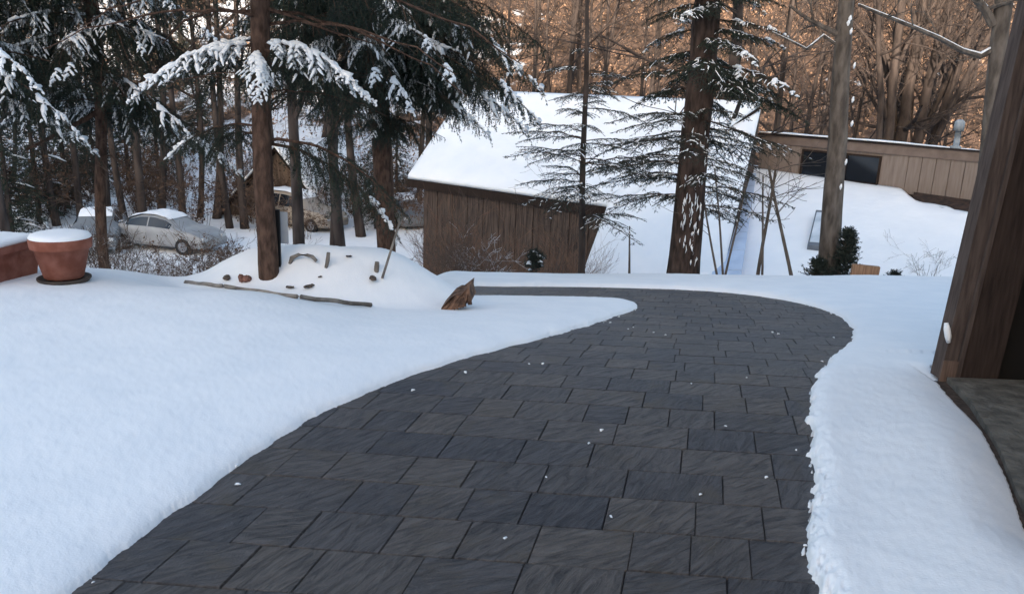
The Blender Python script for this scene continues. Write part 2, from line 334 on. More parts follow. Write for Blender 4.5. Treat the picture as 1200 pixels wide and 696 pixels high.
def conifer_branch(seed, L, droop=.25, rise=.1, hang=.3, step=.06, sidelen=.42, ang=55, nl=.017, nw=.0016, nsp=.004, snow=.5, bark=BARK, need=NEEDLE, bare=.12, rootr=.016, sub=.045, srad=.02, fing=(.3, .75), fleck=0):
    rng = np.random.RandomState(seed); mb = MB(); ms = MB()
    s = np.linspace(0, L, 12)
    ax = np.stack([s, .04*np.sin(s*3+seed)*L, rise*s-droop*s*s/L+.01*rng.randn(12)], 1)
    tube(mb, ax, np.linspace(rootr, .003, 12), 5)
    axf = lambda q: np.array([np.interp(q, s, ax[:, c_]) for c_ in range(3)])
    A = []; B = []; q = L*bare; sgn = 1
    snowm = lambda q: vnoise(np.array([q*4.2+seed*3.7]), np.array([seed*1.3]))[0]
    while q < L:
        sgn = -sgn; p = axf(q); fr = q/L
        l_ = sidelen*min(1, (L-q)/L*1.25+.13)*min(1, .45+q/L*1.6)*rng.uniform(.6, 1.1)
        a_ = R(ang+rng.uniform(-12, 12)); d = np.array([math.cos(a_), sgn*math.sin(a_), rng.uniform(-.1, .12)]); n_ = max(3, int(l_/.05)); ts = np.linspace(0, 1, n_)
        side = p+np.outer(ts*l_, d); side[:, 2] -= hang*l_*ts**2; side += rng.randn(n_, 3)*.004
        tube(mb, side, np.linspace(.0035, .0015, n_), 3, cap=False)
        A += list(side[:-1]); B += list(side[1:])
        z = sub*.5; k_ = 1
        while z < l_:
            k_ = -k_; f_ = z/l_; c_ = np.array([np.interp(f_, ts, side[:, i_]) for i_ in range(3)])
            ll = (.05+.34*(l_-z))*rng.uniform(.6, 1.1); ll = min(ll, .16); a2 = a_*sgn+k_*R(48+rng.uniform(-10, 10))
            e_ = np.array([math.cos(a2), math.sin(a2), -hang*rng.uniform(.2, 1.5)]); A.append(c_); B.append(c_+e_*ll*.6); A.append(c_+e_*ll*.6); B.append(c_+e_*ll+np.array([0, 0, -hang*ll*.5])); z += sub
        if snowm(q) > 1-snow*.75-.12 and rng.rand() < .8:
            n2 = max(4, n_); f_ = np.linspace(.0, rng.uniform(*fing), n2); pts = np.stack([np.interp(f_, ts, side[:, i_]) for i_ in range(3)], 1); pts[:, 2] += srad*.45
            rr = srad*(1.0-.55*f_)*rng.uniform(.45, 1.35)*np.sin(np.clip(np.linspace(.25, 1, n2), 0, 1)*math.pi*.93)**.4*(.45+1.0*rng.rand(n2)); pts = pts+rng.randn(n2, 3)*srad*[.25, .25, .08]; rr[-1] *= .3
            tube(ms, pts, rr, 7, flat=.62, jit=.35, rng=rng)
            for z_ in np.arange(.08, .8, .16):
                c_ = np.array([np.interp(z_, ts, side[:, i_]) for i_ in range(3)]); k_ = rng.choice([-1, 1]); a2 = a_*sgn+k_*R(48); e_ = np.array([math.cos(a2), math.sin(a2), -hang])
                ll = rng.uniform(.03, .10)*min(1, l_/.3); pp = c_+np.outer(np.linspace(0, 1, 4), e_*ll); pp[:, 2] += srad*.35
                tube(ms, pp, srad*np.array([.6, .62, .5, .15])*rng.uniform(.6, 1.1), 6, flat=.65, jit=.3, rng=rng)
        q += step*rng.uniform(.7, 1.3)
    needles(mb, A, B, nl, nw, nsp, rng, 1)
    if fleck:
        A_ = np.array(A); B_ = np.array(B); k_ = rng.rand(len(A_)) < fleck; A_ = A_[k_]; B_ = B_[k_]; n_ = 7; t_ = rng.rand(len(A_)*n_, 1); Pm = np.repeat(A_, n_, 0)*(1-t_)+np.repeat(B_, n_, 0)*t_+[0, 0, .008]
        keep = np.array([vnoise(p_[0]*3.1+seed, p_[1]*3.1+9) > .42 for p_ in Pm]); Pm = Pm[keep]; D_ = np.repeat(B_-A_, n_, 0)[keep]; D_ /= np.linalg.norm(D_, axis=1, keepdims=True)+1e-9; W_ = np.cross(D_, [0, 0, 1.0])
        l_ = rng.uniform(.012, .034, (len(Pm), 1)); w_ = rng.uniform(.006, .015, (len(Pm), 1)); Vq = np.stack([Pm-D_*l_-[0, 0, .004], Pm+W_*w_, Pm+D_*l_-[0, 0, .004], Pm-W_*w_, Pm+[0, 0, .010]], 1).reshape(-1, 3); b_ = np.arange(len(Pm))*5
        ms.add(Vq, t=np.concatenate([np.stack([b_+i_, b_+(i_+1) % 4, b_+4], 1) for i_ in range(4)]))
    needles(mb, ax[2:-1], ax[3:], nl, nw, nsp, rng, 1)
    # snow along the main axis
    run = []
    for q in np.linspace(L*.1, L*.8, 30):
        if snowm(q) > 1-snow*.75-.12: run.append(q)
        else:
            if len(run) > 2: _axs(ms, run, axf, srad, rng)
            run = []
    if len(run) > 2: _axs(ms, run, axf, srad, rng)
    return (mb.mesh('branch', [bark, need]), ms.mesh('snow', [SNOW], True) if ms.n else None)
def _axs(ms, run, axf, srad, rng):
    pts = np.array([axf(q) for q in run]); pts[:, 2] += srad*.6; n_ = len(run)
    rr = srad*1.3*np.sin(np.linspace(.08, .94, n_)*math.pi)**.5*(.55+.8*rng.rand(n_)); pts = pts+rng.randn(n_, 3)*srad*[.1, .45, .15]; tube(ms, pts, rr, 8, flat=.55, jit=.5, rng=rng)
def place_branch(parent, pair, loc, az, tilt=0, sc=1, twist=0, name='branch'):
    b = link(name, pair[0], parent, loc); b.rotation_euler = (twist, -tilt, az); b.scale = (sc, sc, sc)
    if pair[1] is not None: link('snow', pair[1], b)
    return b
def trunk_mesh(pts, rad, sides=16, mat_=BARK, seed=0, jit=.12):
    rng = np.random.RandomState(seed); mb = MB(); tube(mb, pts, rad, sides, jit=jit, rng=rng); return mb.mesh('trunk', [mat_], True)
def lin(p, q, n=10, wob=.01, seed=0):
    rng = np.random.RandomState(seed); t = np.linspace(0, 1, n)[:, None]; P = np.asarray(p)*(1-t)+np.asarray(q)*t
    ph = rng.rand(2)*6; P[:, 0] += wob*np.sin(t[:, 0]*5+ph[0]); P[:, 1] += wob*np.sin(t[:, 0]*4+ph[1]); return P
def grow(mb, p, d, r, L, lev, rng, up=.25, kids=(3, 5), spread=.75, minr=.004, m=0, ms=None):
    n = 5 if lev > 0 else 4; pts = [np.array(p)]; dd = np.array(d, float)
    for i_ in range(n):
        dd = dd+rng.randn(3)*.10; dd[2] += up*.12; dd /= np.linalg.norm(dd); pts.append(pts[-1]+dd*L/n)
    pts = np.array(pts); rr = np.linspace(r, max(minr, r*.35), n+1)
    tube(mb, pts, rr, 3 if r < .02 else (4 if r < .05 else 7), m, cap=False)
    if ms is not None and abs(d[2]) < .8: tube(ms, pts+np.array([0, 0, .8])*rr[:, None], rr*.75, 5, flat=.7)
    if lev <= 0: return
    for k_ in range(rng.randint(*kids)):
        f = rng.uniform(.3, 1.0); q = np.array([np.interp(f*n, np.arange(n+1), pts[:, c_]) for c_ in range(3)])
        s_ = rng.randn(3); s_ -= s_.dot(dd)*dd; s_ /= np.linalg.norm(s_)+1e-9
        nd = dd*rng.uniform(.6, 1)+s_*spread*rng.uniform(.6, 1.3); nd /= np.linalg.norm(nd)
        grow(mb, q, nd, max(minr, rr[int(f*n)]*.6), L*rng.uniform(.45, .7), lev-1, rng, up, kids, spread, minr, m, ms)
def bare_tree(seed, H, r, lev=3, first=.3, nb=16, lean=.05, spread=.8, blen=.3, minr=.008):
    rng = np.random.RandomState(seed); mt = MB(); mc = MB(); n = 12
    t = np.linspace(0, 1, n); ph = rng.rand(2)*6
    P = np.stack([lean*H*t*np.cos(ph[0])+.012*H*np.sin(t*7+ph[0]), lean*H*t*np.sin(ph[0])+.01*H*np.sin(t*6+ph[1]), t*H-.4], 1)
    rr = r*(1-.85*t); rr[0] *= 1.25; tube(mt, P, rr, 9, jit=.1, rng=rng)
    for k_ in range(nb):
        f = first+(1-first)*(k_+rng.rand())/nb; q = np.array([np.interp(f, t, P[:, c_]) for c_ in range(3)]); a_ = rng.rand()*6.28
        d = np.array([math.cos(a_), math.sin(a_), rng.uniform(.35, 1.1)]); d /= np.linalg.norm(d)
        grow(mc, q, d, r*(1-.85*f)*.55, H*blen*(1.15-f*.7), lev-1, rng, spread=spread, minr=minr)
    return mt, mc
def twig_shrub(seed, H, n, W, lev=2, r=.006, spread=.6, mat_=TWIG, minr=.002, snow=False):
    rng = np.random.RandomState(seed); mb = MB(); ms = MB() if snow else None
    for k_ in range(n):
        a_ = rng.rand()*6.28; o = np.array([math.cos(a_), math.sin(a_), 0])*W*.25*rng.rand(); d = np.array([math.cos(a_)*W/H*.5, math.sin(a_)*W/H*.5, 1])+rng.randn(3)*.12; d /= np.linalg.norm(d)
        grow(mb, o-np.array([0, 0, .05]), d, r, H*rng.uniform(.4, .8), lev, rng, .2, (2, 5), spread, minr, ms=ms)
    return mb, ms
SP = [conifer_branch(11+i, 1.25, droop=[.5, .62, .55, .7][i], rise=.14, hang=1.1, snow=[1.1, 1.0, .0, .12][i], sidelen=.42, srad=.037, nsp=.0038, nw=.003, nl=.024, fing=(.12, .6), step=.04) for i in range(4)]
SPL = [conifer_branch(31+i, 1.9, droop=[.55, .45, .6, .6][i], rise=.2, hang=1.4, snow=[0, 0, .6, .3][i], sidelen=.55, srad=.036, step=.06, nsp=.0045, nw=.0042, nl=.028, sub=.044, fing=(.3, .75), fleck=[0, .0, .02, .0][i]) for i in range(4)]
DB = [conifer_branch(51+i, 1.5, droop=.35, rise=.1, hang=.5, snow=0, sidelen=.35, step=.11, sub=.10, nsp=.03, need=DEAD, rootr=.013, srad=.012) for i in range(2)]
HM = [conifer_branch(71+i, 1.9, droop=[.28, .2, .35][i], rise=.05, hang=.35, snow=0, sidelen=.72, step=.085, sub=.075, nl=.025, nw=.0055, nsp=.0062, bark=BARKRED, need=NEEDLE2, rootr=.017, fleck=[.16, .06, .1][i]) for i in range(3)]
HMS = [conifer_branch(81+i, 1.5, droop=.3, rise=.05, hang=.5, snow=[.55, 0][i], sidelen=.5, step=.06, sub=.055, nl=.026, nw=.006, nsp=.0055, bark=BARKRED, need=NEEDLE, rootr=.02, srad=.035, fleck=.12, fing=(.3, .8)) for i in range(2)]

# ------------------------------------------------------------------ buildings
WOODB = woodmat('weathered_boards', (.036, .026, .022), (.115, .080, .062), 4, (7, 7, .5))
TANW = mat('tan_siding', (.19, .145, .12), .85, (.235, .185, .155), 3, (6, 6, .6), .15, 8, bdist=.004, spec=.15)
TRIMW = mat('tan_trim', (.15, .11, .09), .85, (.19, .14, .115), 5, spec=.15)
GLASSD = mat('dark_glass', (.012, .015, .02), .12, spec=.6)
BLUEP = mat('pale_blue_metal', (.44, .52, .66), .5, (.54, .61, .74), 2.5, spec=.3)
DARKW = mat('dark_timber', (.018, .012, .010), .9, (.04, .027, .021), 8, (8, 8, .6), .4, 10, spec=.1)
def lerpf(a_, b_, t_): return a_*(1-t_)+b_*t_
def lerp(a_, b_, t): return np.asarray(a_)*(1-t)+np.asarray(b_)*t
UPZ = np.array([0, 0, 1.0])
def slab(mb, quad, th, m=0, n=14, noise=0, seed=0, cut=None):     # a sheet with thickness th (added upwards), gridded, uneven top
    a_, b_, c_, d_ = [np.asarray(p, float) for p in quad]; t = np.linspace(0, 1, n+1)
    U, W_ = np.meshgrid(t, t)
    e = np.minimum(np.minimum(U, 1-U), np.minimum(W_, 1-W_))
    if cut is not None: W_ = W_*cut(U)
    P = (a_*(1-U)[..., None]+b_*U[..., None])*(1-W_)[..., None]+(d_*(1-U)[..., None]+c_*U[..., None])*W_[..., None]
    T_ = P.copy(); T_[..., 2] += th*(.55+.45*smooth(0, .06, e))+noise*fbm(U*6+seed, W_*6+seed, 3)*(e > 0)
    nv = (n+1)**2; q = []
    for i_ in range(n):
        for j_ in range(n): s_ = i_*(n+1)+j_; q += [(nv+s_, nv+s_+1, nv+s_+n+2, nv+s_+n+1), (s_, s_+n+1, s_+n+2, s_+1)]
    for k_ in range(n):
        for (s0, s1) in ((k_, k_+1), (n*(n+1)+k_+1, n*(n+1)+k_), ((k_+1)*(n+1), k_*(n+1)), (k_*(n+1)+n, (k_+1)*(n+1)+n)): q.append((s0, s1, nv+s1, nv+s0))
    mb.add(np.vstack([P.reshape(-1, 3), T_.reshape(-1, 3)]), q=q, m=m)
def wall_boards(mb, tl, tr, br, bl, nrm, n, th=.03, gap=.012, m=0):   # vertical boards filling a quad
    for i_ in range(n):
        f0 = i_/n; f1 = (i_+1)/n; w_ = np.linalg.norm(np.asarray(tr)-tl); g = gap/w_
        A = [lerp(bl, br, f0+g), lerp(bl, br, f1-g), lerp(tl, tr, f1-g), lerp(tl, tr, f0+g)]; o = nrm*(th+.004*((i_*7) % 3))
        prism(mb, [p+o for p in A], A, m)
    prism(mb, [bl+nrm*.004, br+nrm*.004, tr+nrm*.004, tl+nrm*.004], [bl-nrm*.08, br-nrm*.08, tr-nrm*.08, tl-nrm*.08], m)
# barn
eL = at(478, 213, 24.7); eR = at(722, 250, 20.0); eR[2] = eL[2] = (eL[2]+eR[2])/2
rL = at(545, 108, 28.5); rR = at(890, 134, 24.5); rz_ = (rL[2]+rR[2])/2; rL[2] = rR[2] = rz_
barn = thing('wooden_barn', 'low barn of dark weathered vertical boards under a wide snow covered roof', 'barn')
mb = MB(); slab(mb, [eL, eR, rR, rL], .10); link('roof', mb.mesh('roof', [DARKW]), barn)
mb = MB(); o_ = UPZ*.105; slab(mb, [eL+o_, eR+o_, rR+o_, rL+o_], .22, noise=.12, n=40); link('roof_snow', mb.mesh('roof_snow', [ROOFSNOW], True), barn)
ed = (eR-eL); ed[2] = 0; ed /= np.linalg.norm(ed); nrm = np.array([ed[1], -ed[0], 0.])   # outward, towards the camera
if nrm[1] > 0: nrm = -nrm
wl = lerp(eL, eR, .075)-nrm*.15; wr = lerp(eL, eR, .992)-nrm*.15; wl[2] = wr[2] = eL[2]-.02
bl = wl.copy(); bl[2] = -5.6; br = lerp(eL, eR, .86)-nrm*.15; br[2] = -3.05; br = wr+(br-wr)*1.9; br[2] = wr[2]+(-3.05-wr[2])*1.9
bl2 = bl.copy(); bl2[2] = br[2]; mb = MB(); NB = 34; fb = np.dot((br-wl)[:2], (wr-wl)[:2])/np.dot((wr-wl)[:2], (wr-wl)[:2])
for i_ in range(NB):
    f0, f1 = (i_+.04)/NB, (i_+.96)/NB; zb_ = lambda f: br[2] if f < fb else lerpf(br[2], wr[2], (f-fb)/(1-fb)); o = nrm*(.03+.008*((i_*7) % 3))
    A = [lerp(wl, wr, f) for f in (f0, f1, f1, f0)]; A[0][2] = min(zb_(f0), wr[2]-.02); A[1][2] = min(zb_(f1), wr[2]-.02); prism(mb, [p+o for p in A], A)
prism(mb, [p+nrm*.006 for p in (bl2, br, wr, wl)], [p-nrm*.08 for p in (bl2, br, wr, wl)]); link('wall', mb.mesh('wall', [WOODB]), barn)
mb = MB(); back = -nrm*6.2
prism(mb, [wl-nrm*.1, wr-nrm*.1, br-nrm*.1, bl2-nrm*.1], [wl+back+UPZ*.9, wr+back+UPZ*.9, br+back, bl2+back]); link('side_wall', mb.mesh('side_wall', [WOODB]), barn)
mb = MB(); prism(mb, [eL+nrm*.03-UPZ*.14, eR+nrm*.03-UPZ*.14, eR+nrm*.03+UPZ*.09, eL+nrm*.03+UPZ*.09], [eL-nrm*.03-UPZ*.14, eR-nrm*.03-UPZ*.14, eR-nrm*.03+UPZ*.09, eL-nrm*.03+UPZ*.09]); link('fascia', mb.mesh('fascia', [DARKW]), barn)
# snow covered lean-to between barn and house
lo = thing('lean_to', 'snow covered shed roof between the board barn and the tan house', 'shed')
q4 = [at(690, 322, 18.3), at(845, 322, 17.2), at(893, 150, 24.2), at(724, 240, 20.6)]; q4[0] = at(676, 345, 18.3); q4[1] = at(842, 345, 17.6); q4[3] = at(716, 240, 20.3)+UPZ*.12; q4[2] = at(890, 140, 24.6)+UPZ*.12
mb = MB(); slab(mb, q4, .08); link('roof', mb.mesh('roof', [DARKW]), lo)
mb = MB(); slab(mb, [p+UPZ*.085 for p in q4], .15, noise=.15, n=30); link('roof_snow', mb.mesh('roof_snow', [ROOFSNOW], True), lo)
mb = MB(); b4 = [p.copy() for p in q4]; bb = [p.copy() for p in q4]
for p in b4: p[2] -= .03
for p in bb: p[2] = -5.6
prism(mb, b4, bb); link('wall', mb.mesh('wall', [WOODB]), lo)
# tan house
house = thing('tan_house', 'tan boarded house with two dark clerestory windows above a snowy lower roof', 'house')
tL = at(893, 155, 25.0); tR = at(1165, 183, 19.6); zt = (tL[2]+tR[2])/2; tL[2] = tR[2] = zt
bL = at(893, 204, 25.0); zb = bL[2]; bL = tL.copy(); bL[2] = zb; bR = tR.copy(); bR[2] = zb-.1
ex = (tR-tL); ex[2] = 0; WL = np.linalg.norm(ex); ex /= WL; nh = np.array([ex[1], -ex[0], 0.]); nh = nh if nh[1] < 0 else -nh
ext = 5.0; tR2 = tR+ex*ext; bR2 = bR+ex*ext
mb = MB(); prism(mb, [bL, bR2, tR2, tL], [bL-nh*5, bR2-nh*5, tR2-nh*5-UPZ*.3, tL-nh*5-UPZ*.3]); link('upper_wall', mb.mesh('upper_wall', [TANW]), house)
mb = MB(); H_ = zt-zb
nb_ = 30
def wp(s_, z_, o=0): return tL+ex*s_+UPZ*(z_-zt)+nh*o
for i_ in range(int((WL+ext)/.36)):
    s_ = i_*.36
    if 1.1 < s_ < 4.15:
        if mb.n: link('siding', mb.mesh('siding', [TANW]), house); mb = MB()
        continue
    prism(mb, [wp(s_+.01, zb-.06, .028), wp(s_+.35, zb-.06, .028), wp(s_+.35, zt-.24, .028), wp(s_+.01, zt-.24, .028)], [wp(s_+.01, zb-.06, .0), wp(s_+.35, zb-.06, .0), wp(s_+.35, zt-.24, .0), wp(s_+.01, zt-.24, .0)])
link('siding', mb.mesh('siding', [TANW]), house)
def pxs(px):                                 # distance along the wall seen at a pixel column
    d = ray(px, 190); A = np.array([[d[0], -ex[0]], [d[1], -ex[1]]]); return np.linalg.solve(A, (tL[:2]-CAM[:2]))[1]
for (x0, x1) in ((941, 979), (993, 1031)):
    s0, s1 = pxs(x0), pxs(x1); z1 = zt-.37; z0 = zb+.14
    mb = MB(); prism(mb, [wp(s0, z0, .012), wp(s1, z0, .012), wp(s1, z1, .012), wp(s0, z1, .012)], [wp(s0, z0, .004), wp(s1, z0, .004), wp(s1, z1, .004), wp(s0, z1, .004)])
    wn = link('window', mb.mesh('window', [GLASSD]), house)
    mb = MB()
    for (a0, a1, c0, c1) in ((s0-.05, s0, z0-.05, z1+.05), (s1, s1+.05, z0-.05, z1+.05), (s0, s1, z0-.05, z0), (s0, s1, z1, z1+.05)):
        prism(mb, [wp(a0, c0, .05), wp(a1, c0, .05), wp(a1, c1, .05), wp(a0, c1, .05)], [wp(a0, c0, .003), wp(a1, c0, .003), wp(a1, c1, .003), wp(a0, c1, .003)])
    link('frame', mb.mesh('frame', [DARKW]), wn)
mb = MB(); prism(mb, [wp(-.1, zt-.24, .07), wp(WL+ext, zt-.24, .07), wp(WL+ext, zt+.0, .07), wp(-.1, zt+.0, .07)], [wp(-.1, zt-.24, .003), wp(WL+ext, zt-.24, .003), wp(WL+ext, zt, .003), wp(-.1, zt, .003)]); link('fascia', mb.mesh('fascia', [TRIMW]), house)
mb = MB(); r4 = [wp(-.15, zt+.003, .12), wp(WL+ext, zt+.003, .12), wp(WL+ext, zt-.3, -5), wp(-.15, zt-.3, -5)]; slab(mb, r4, .05); link('roof', mb.mesh('roof', [DARKW]), house)
mb = MB(); r5 = [wp(-.1, zt+.056, .02), wp(pxs(1052), zt+.056, .05), wp(pxs(1052), zt-.24, -4.9), wp(-.1, zt-.24, -4.9)]; slab(mb, r5, .05, noise=.06, n=40); link('roof_snow', mb.mesh('roof_snow', [ROOFSNOW], True), house)
l4 = [at(862, 335, 18.2), at(1140, 348, 14.6), bR+nh*.02+ex*.2, bL+nh*.02-ex*.15]; l4[0] = at(852, 350, 17.6); l4[1] = at(1150, 362, 14.6)
mb = MB(); slab(mb, l4, .1); link('lower_roof', mb.mesh('lower_roof', [DARKW]), house)
mb = MB(); fB, fT = lerp(l4[0], l4[1], .72), lerp(l4[3], l4[2], .72); slab(mb, [p+UPZ*.103 for p in l4], .14, noise=.10, n=70, cut=lambda U: 1-.135*smooth(.66, .74, U)-.05*smooth(.74, 1, U)+.035*(vnoise(U*46, U*0+3)-.5)*(U > .7)); link('lower_roof_snow', mb.mesh('lower_roof_snow', [ROOFSNOW], True), house)
mb = MB(); w4 = [p-UPZ*.02 for p in l4]; b4 = [p.copy() for p in l4]
for p in b4: p[2] = -5.6
prism(mb, w4, b4); link('lower_wall', mb.mesh('lower_wall', [TANW]), house)
def roofp(px, py, off=.28):                 # the point of the lower roof plane at a pixel
    n_ = np.cross(l4[1]-l4[0], l4[3]-l4[0]); n_ /= np.linalg.norm(n_); n_ = n_ if n_[2] > 0 else -n_; d = ray(px, py); t = (l4[0]+n_*off-CAM).dot(n_)/d.dot(n_); return CAM+d*t
# skylight, bare roof edge with snow lumps, vent, plank
mb = MB(); S = [roofp(946, 289), roofp(969, 291), roofp(974, 249), roofp(956, 248)]; prism(mb, [p+UPZ*.04 for p in S], [p-UPZ*.2 for p in S]); sk = link('skylight', mb.mesh('skylight', [mat('skylight_frame', (.10, .11, .13), .6, (.16, .17, .19), 4)]), house)
mb = MB(); c_ = sum(S)/4; I = [lerp(c_, p, .84)+UPZ*.0 for p in S]; prism(mb, [p+UPZ*.055 for p in I], [p+UPZ*.0 for p in I]); link('pane', mb.mesh('pane', [mat('skylight_glass', (.42, .46, .50), .4, (.68, .70, .73), 2)]), sk)
mb = MB(); lathe(mb, [(.0, 0), (.13, 0), (.13, .12), (.07, .12), (.07, .5), (.12, .5), (.12, .72), (.06, .78), (0, .78)], 16)
vp = at(1119, 178, 21.0); vp[2] = zt-.05; link('vent_pipe', mb.mesh('vent_pipe', [mat('galvanised', (.22, .25, .28), .7, (.30, .33, .36), 8, metal=.1)], True), house, vp)
mb = MB(); slab(mb, [lerp(fB, fT, .86)+UPZ*.106, lerp(l4[1], l4[2], .74)+UPZ*.106, l4[2]+UPZ*.106, fT+UPZ*.106], .04, n=10, noise=.05); link('bare_roof_edge', mb.mesh('bare_roof_edge', [mat('bare_shingle', (.02, .014, .012), .95, (.06, .035, .025), 9)]), house)
mb = MB()
st = [roofp(830, 345, .44), roofp(865, 345, .44), roofp(886, 205, .44), roofp(856, 205, .44)]
for i_ in range(7):
    a0, a1 = i_/7, (i_+.97)/7; P4 = [lerp(st[0], st[3], a0), lerp(st[1], st[2], a0), lerp(st[1], st[2], a1), lerp(st[0], st[3], a1)]; prism(mb, [p+UPZ*.06 for p in P4], [p-UPZ*.5 for p in P4])
link('metal_valley', mb.mesh('metal_valley', [BLUEP]), house)
# ------------------------------------------------------------------ garage on the right
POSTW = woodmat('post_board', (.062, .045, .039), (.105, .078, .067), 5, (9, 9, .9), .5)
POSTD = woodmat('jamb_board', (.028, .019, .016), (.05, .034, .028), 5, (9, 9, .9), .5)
STONE = mat('sill_stone', (.085, .075, .062), .9, (.17, .15, .125), 9, bump=.9, bscale=22, bdist=.02)
ga = thing('garage', 'brown timber garage corner with dark open doorway at the right edge', 'garage')
px_, py_ = pb[0]+.02, pb[1]+.05
ZT = 3.2; zg = gz(px_, py_)
SH = np.eye(4); SH[0, 2] = .052
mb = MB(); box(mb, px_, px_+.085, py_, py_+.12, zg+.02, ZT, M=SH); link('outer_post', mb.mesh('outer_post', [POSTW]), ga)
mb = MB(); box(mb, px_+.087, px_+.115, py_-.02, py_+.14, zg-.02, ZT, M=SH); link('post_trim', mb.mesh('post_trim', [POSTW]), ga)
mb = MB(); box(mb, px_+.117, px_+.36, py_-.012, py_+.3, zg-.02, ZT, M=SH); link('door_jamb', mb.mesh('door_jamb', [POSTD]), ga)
mb = MB(); box(mb, px_-.012, px_+.085, py_-.02, py_-.002, zg-.05, zg+.15, M=SH); link('base_board', mb.mesh('base_board', [woodmat('base_wood', (.10, .066, .052), (.17, .115, .09), 5)]), ga)
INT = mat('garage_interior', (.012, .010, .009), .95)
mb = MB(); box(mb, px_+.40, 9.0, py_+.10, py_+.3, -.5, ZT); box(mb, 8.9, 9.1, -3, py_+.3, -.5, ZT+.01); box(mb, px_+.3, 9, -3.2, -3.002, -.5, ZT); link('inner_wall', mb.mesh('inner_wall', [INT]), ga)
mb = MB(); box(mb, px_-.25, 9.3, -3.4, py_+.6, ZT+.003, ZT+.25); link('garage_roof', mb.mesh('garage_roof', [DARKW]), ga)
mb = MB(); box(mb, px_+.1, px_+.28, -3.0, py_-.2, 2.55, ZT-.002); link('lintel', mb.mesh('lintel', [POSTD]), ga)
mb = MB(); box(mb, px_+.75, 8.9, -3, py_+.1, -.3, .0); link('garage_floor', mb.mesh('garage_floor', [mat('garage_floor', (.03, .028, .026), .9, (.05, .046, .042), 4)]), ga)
# stone sill following the doorway
mb = MB(); ysf = np.linspace(-1.5, py_-.01, 40); exf = edge_x(ysf)-.05
for i_ in range(39): mb.add([(exf[i_], ysf[i_], .004-.06*float(smooth(3.6, 4.8, ysf[i_]))), (exf[i_+1], ysf[i_+1], .004-.06*float(smooth(3.6, 4.8, ysf[i_+1]))), (px_+.8, ysf[i_+1], -.06), (px_+.8, ysf[i_], -.06)], q=[(3, 2, 1, 0)])
link('sill_footing', mb.mesh('sill_footing', [mat('footing_soil', (.035, .024, .018), .95, (.09, .06, .045), 30, bump=.8, bscale=40)]), ga)
mb = MB(); rngs = np.random.RandomState(5)
ys = np.linspace(-1.5, py_-.035, 60); ex_ = edge_x(ys)+.02+.07*smooth(3.6, 4.6, ys)+.008*np.sin(ys*9)
for i_ in range(59):
    for (u0, u1, z_) in ((0, 1, .03-.05*float(smooth(3.6, 4.8, ys[i_]))),):
        A = [(ex_[i_], ys[i_], -.1), (ex_[i_+1], ys[i_+1], -.1), (ex_[i_+1], ys[i_+1], z_), (ex_[i_], ys[i_], z_)]
        B = [(px_+.76, ys[i_], -.1), (px_+.76, ys[i_+1], -.1), (px_+.76, ys[i_+1], z_), (px_+.76, ys[i_], z_)]
        mb.add(A+B, q=[(0, 1, 2, 3), (3, 2, 6, 7)])
link('stone_sill', mb.mesh('stone_sill', [STONE]), ga)
mb = MB(); c_ = at(1107, 388, py_-.012); tube(mb, [c_+np.array([.0, -.0, .055]), c_+np.array([.005, -.012, .02]), c_+np.array([.02, -.014, -.03]), c_+np.array([.032, -.01, -.07])], [.012, .02, .02, .012], 10)
ps = link('post_snow', mb.mesh('post_snow', [SNOW], True)); tag(ps, 'small clump of snow stuck to the timber post by the doorway', 'snow clump')

# ------------------------------------------------------------------ pots
TERRA = mat('terracotta', (.20, .065, .040), .8, (.34, .14, .10), 9, bump=.3, bscale=30, bdist=.004, lo=.4, hi=.75)
SAUC = mat('dark_saucer', (.035, .028, .025), .7, (.07, .05, .04), 10)
def pot(c, rt, rb, H, label, sauc=True):
    p = thing('terracotta_pot', label, 'plant pot', c)
    mb = MB(); z0 = .03 if sauc else 0
    lathe(mb, [(0, z0), (rb, z0), (rb+.01, z0+.01), (rt*.90, H*.76), (rt*.985, H*.77), (rt, H*.80), (rt*1.02, H*.97), (rt*1.0, H), (rt*.90, H), (rt*.86, H*.85), (0, H*.85)], 56); link('pot', mb.mesh('pot', [TERRA], True), p)
    if sauc: mb = MB(); lathe(mb, [(0, .0), (rb*1.32, .0), (rb*1.46, .022), (rb*1.46, .034), (rb*1.40, .034), (rb*1.3, .026), (0, .024)], 48); link('saucer', mb.mesh('saucer', [SAUC], True), p)
    mb = MB(); lathe(mb, [(rt*1.0, H-.008), (rt*1.0, H+.008), (rt*.93, H+.028), (rt*.7, H+.04), (rt*.3, H+.046), (0.001, H+.045)], 40); v_ = mb.v[0]; v_[:, 2] += .010*fbm(v_[:, 0]*14+5, v_[:, 1]*14, 3); link('snow_cap', mb.mesh('snow_cap', [SNOW], True), p)
    return p
SURF = lambda x, y: ground(x, y)+.065
pc = hit(76, 331, SURF)
pot((pc[0], pc[1], pc[2]+.012), .215, .13, .345, 'red terracotta pot on a saucer, its soil capped with snow')
q0 = hit(-22, 342, SURF); q1 = hit(50, 320, lambda x, y: ground(x, y)*0+.06); dl = q1-q0; LL = float(np.hypot(dl[0], dl[1])); ang_ = math.atan2(dl[1], dl[0])
pln = thing('terracotta_planter', 'long terracotta box planter capped with snow, cut off by the left edge', 'planter', (q0[0], q0[1], .02), ang_)
mb = MB(); LL = min(LL, 1.0); tp_ = .03; prism(mb, [(tp_, tp_, 0), (LL-tp_, tp_, 0), (LL-tp_, .32, 0), (tp_, .32, 0)], [(0, 0, .27), (LL, 0, .27), (LL, .35, .27), (0, .35, .27)])
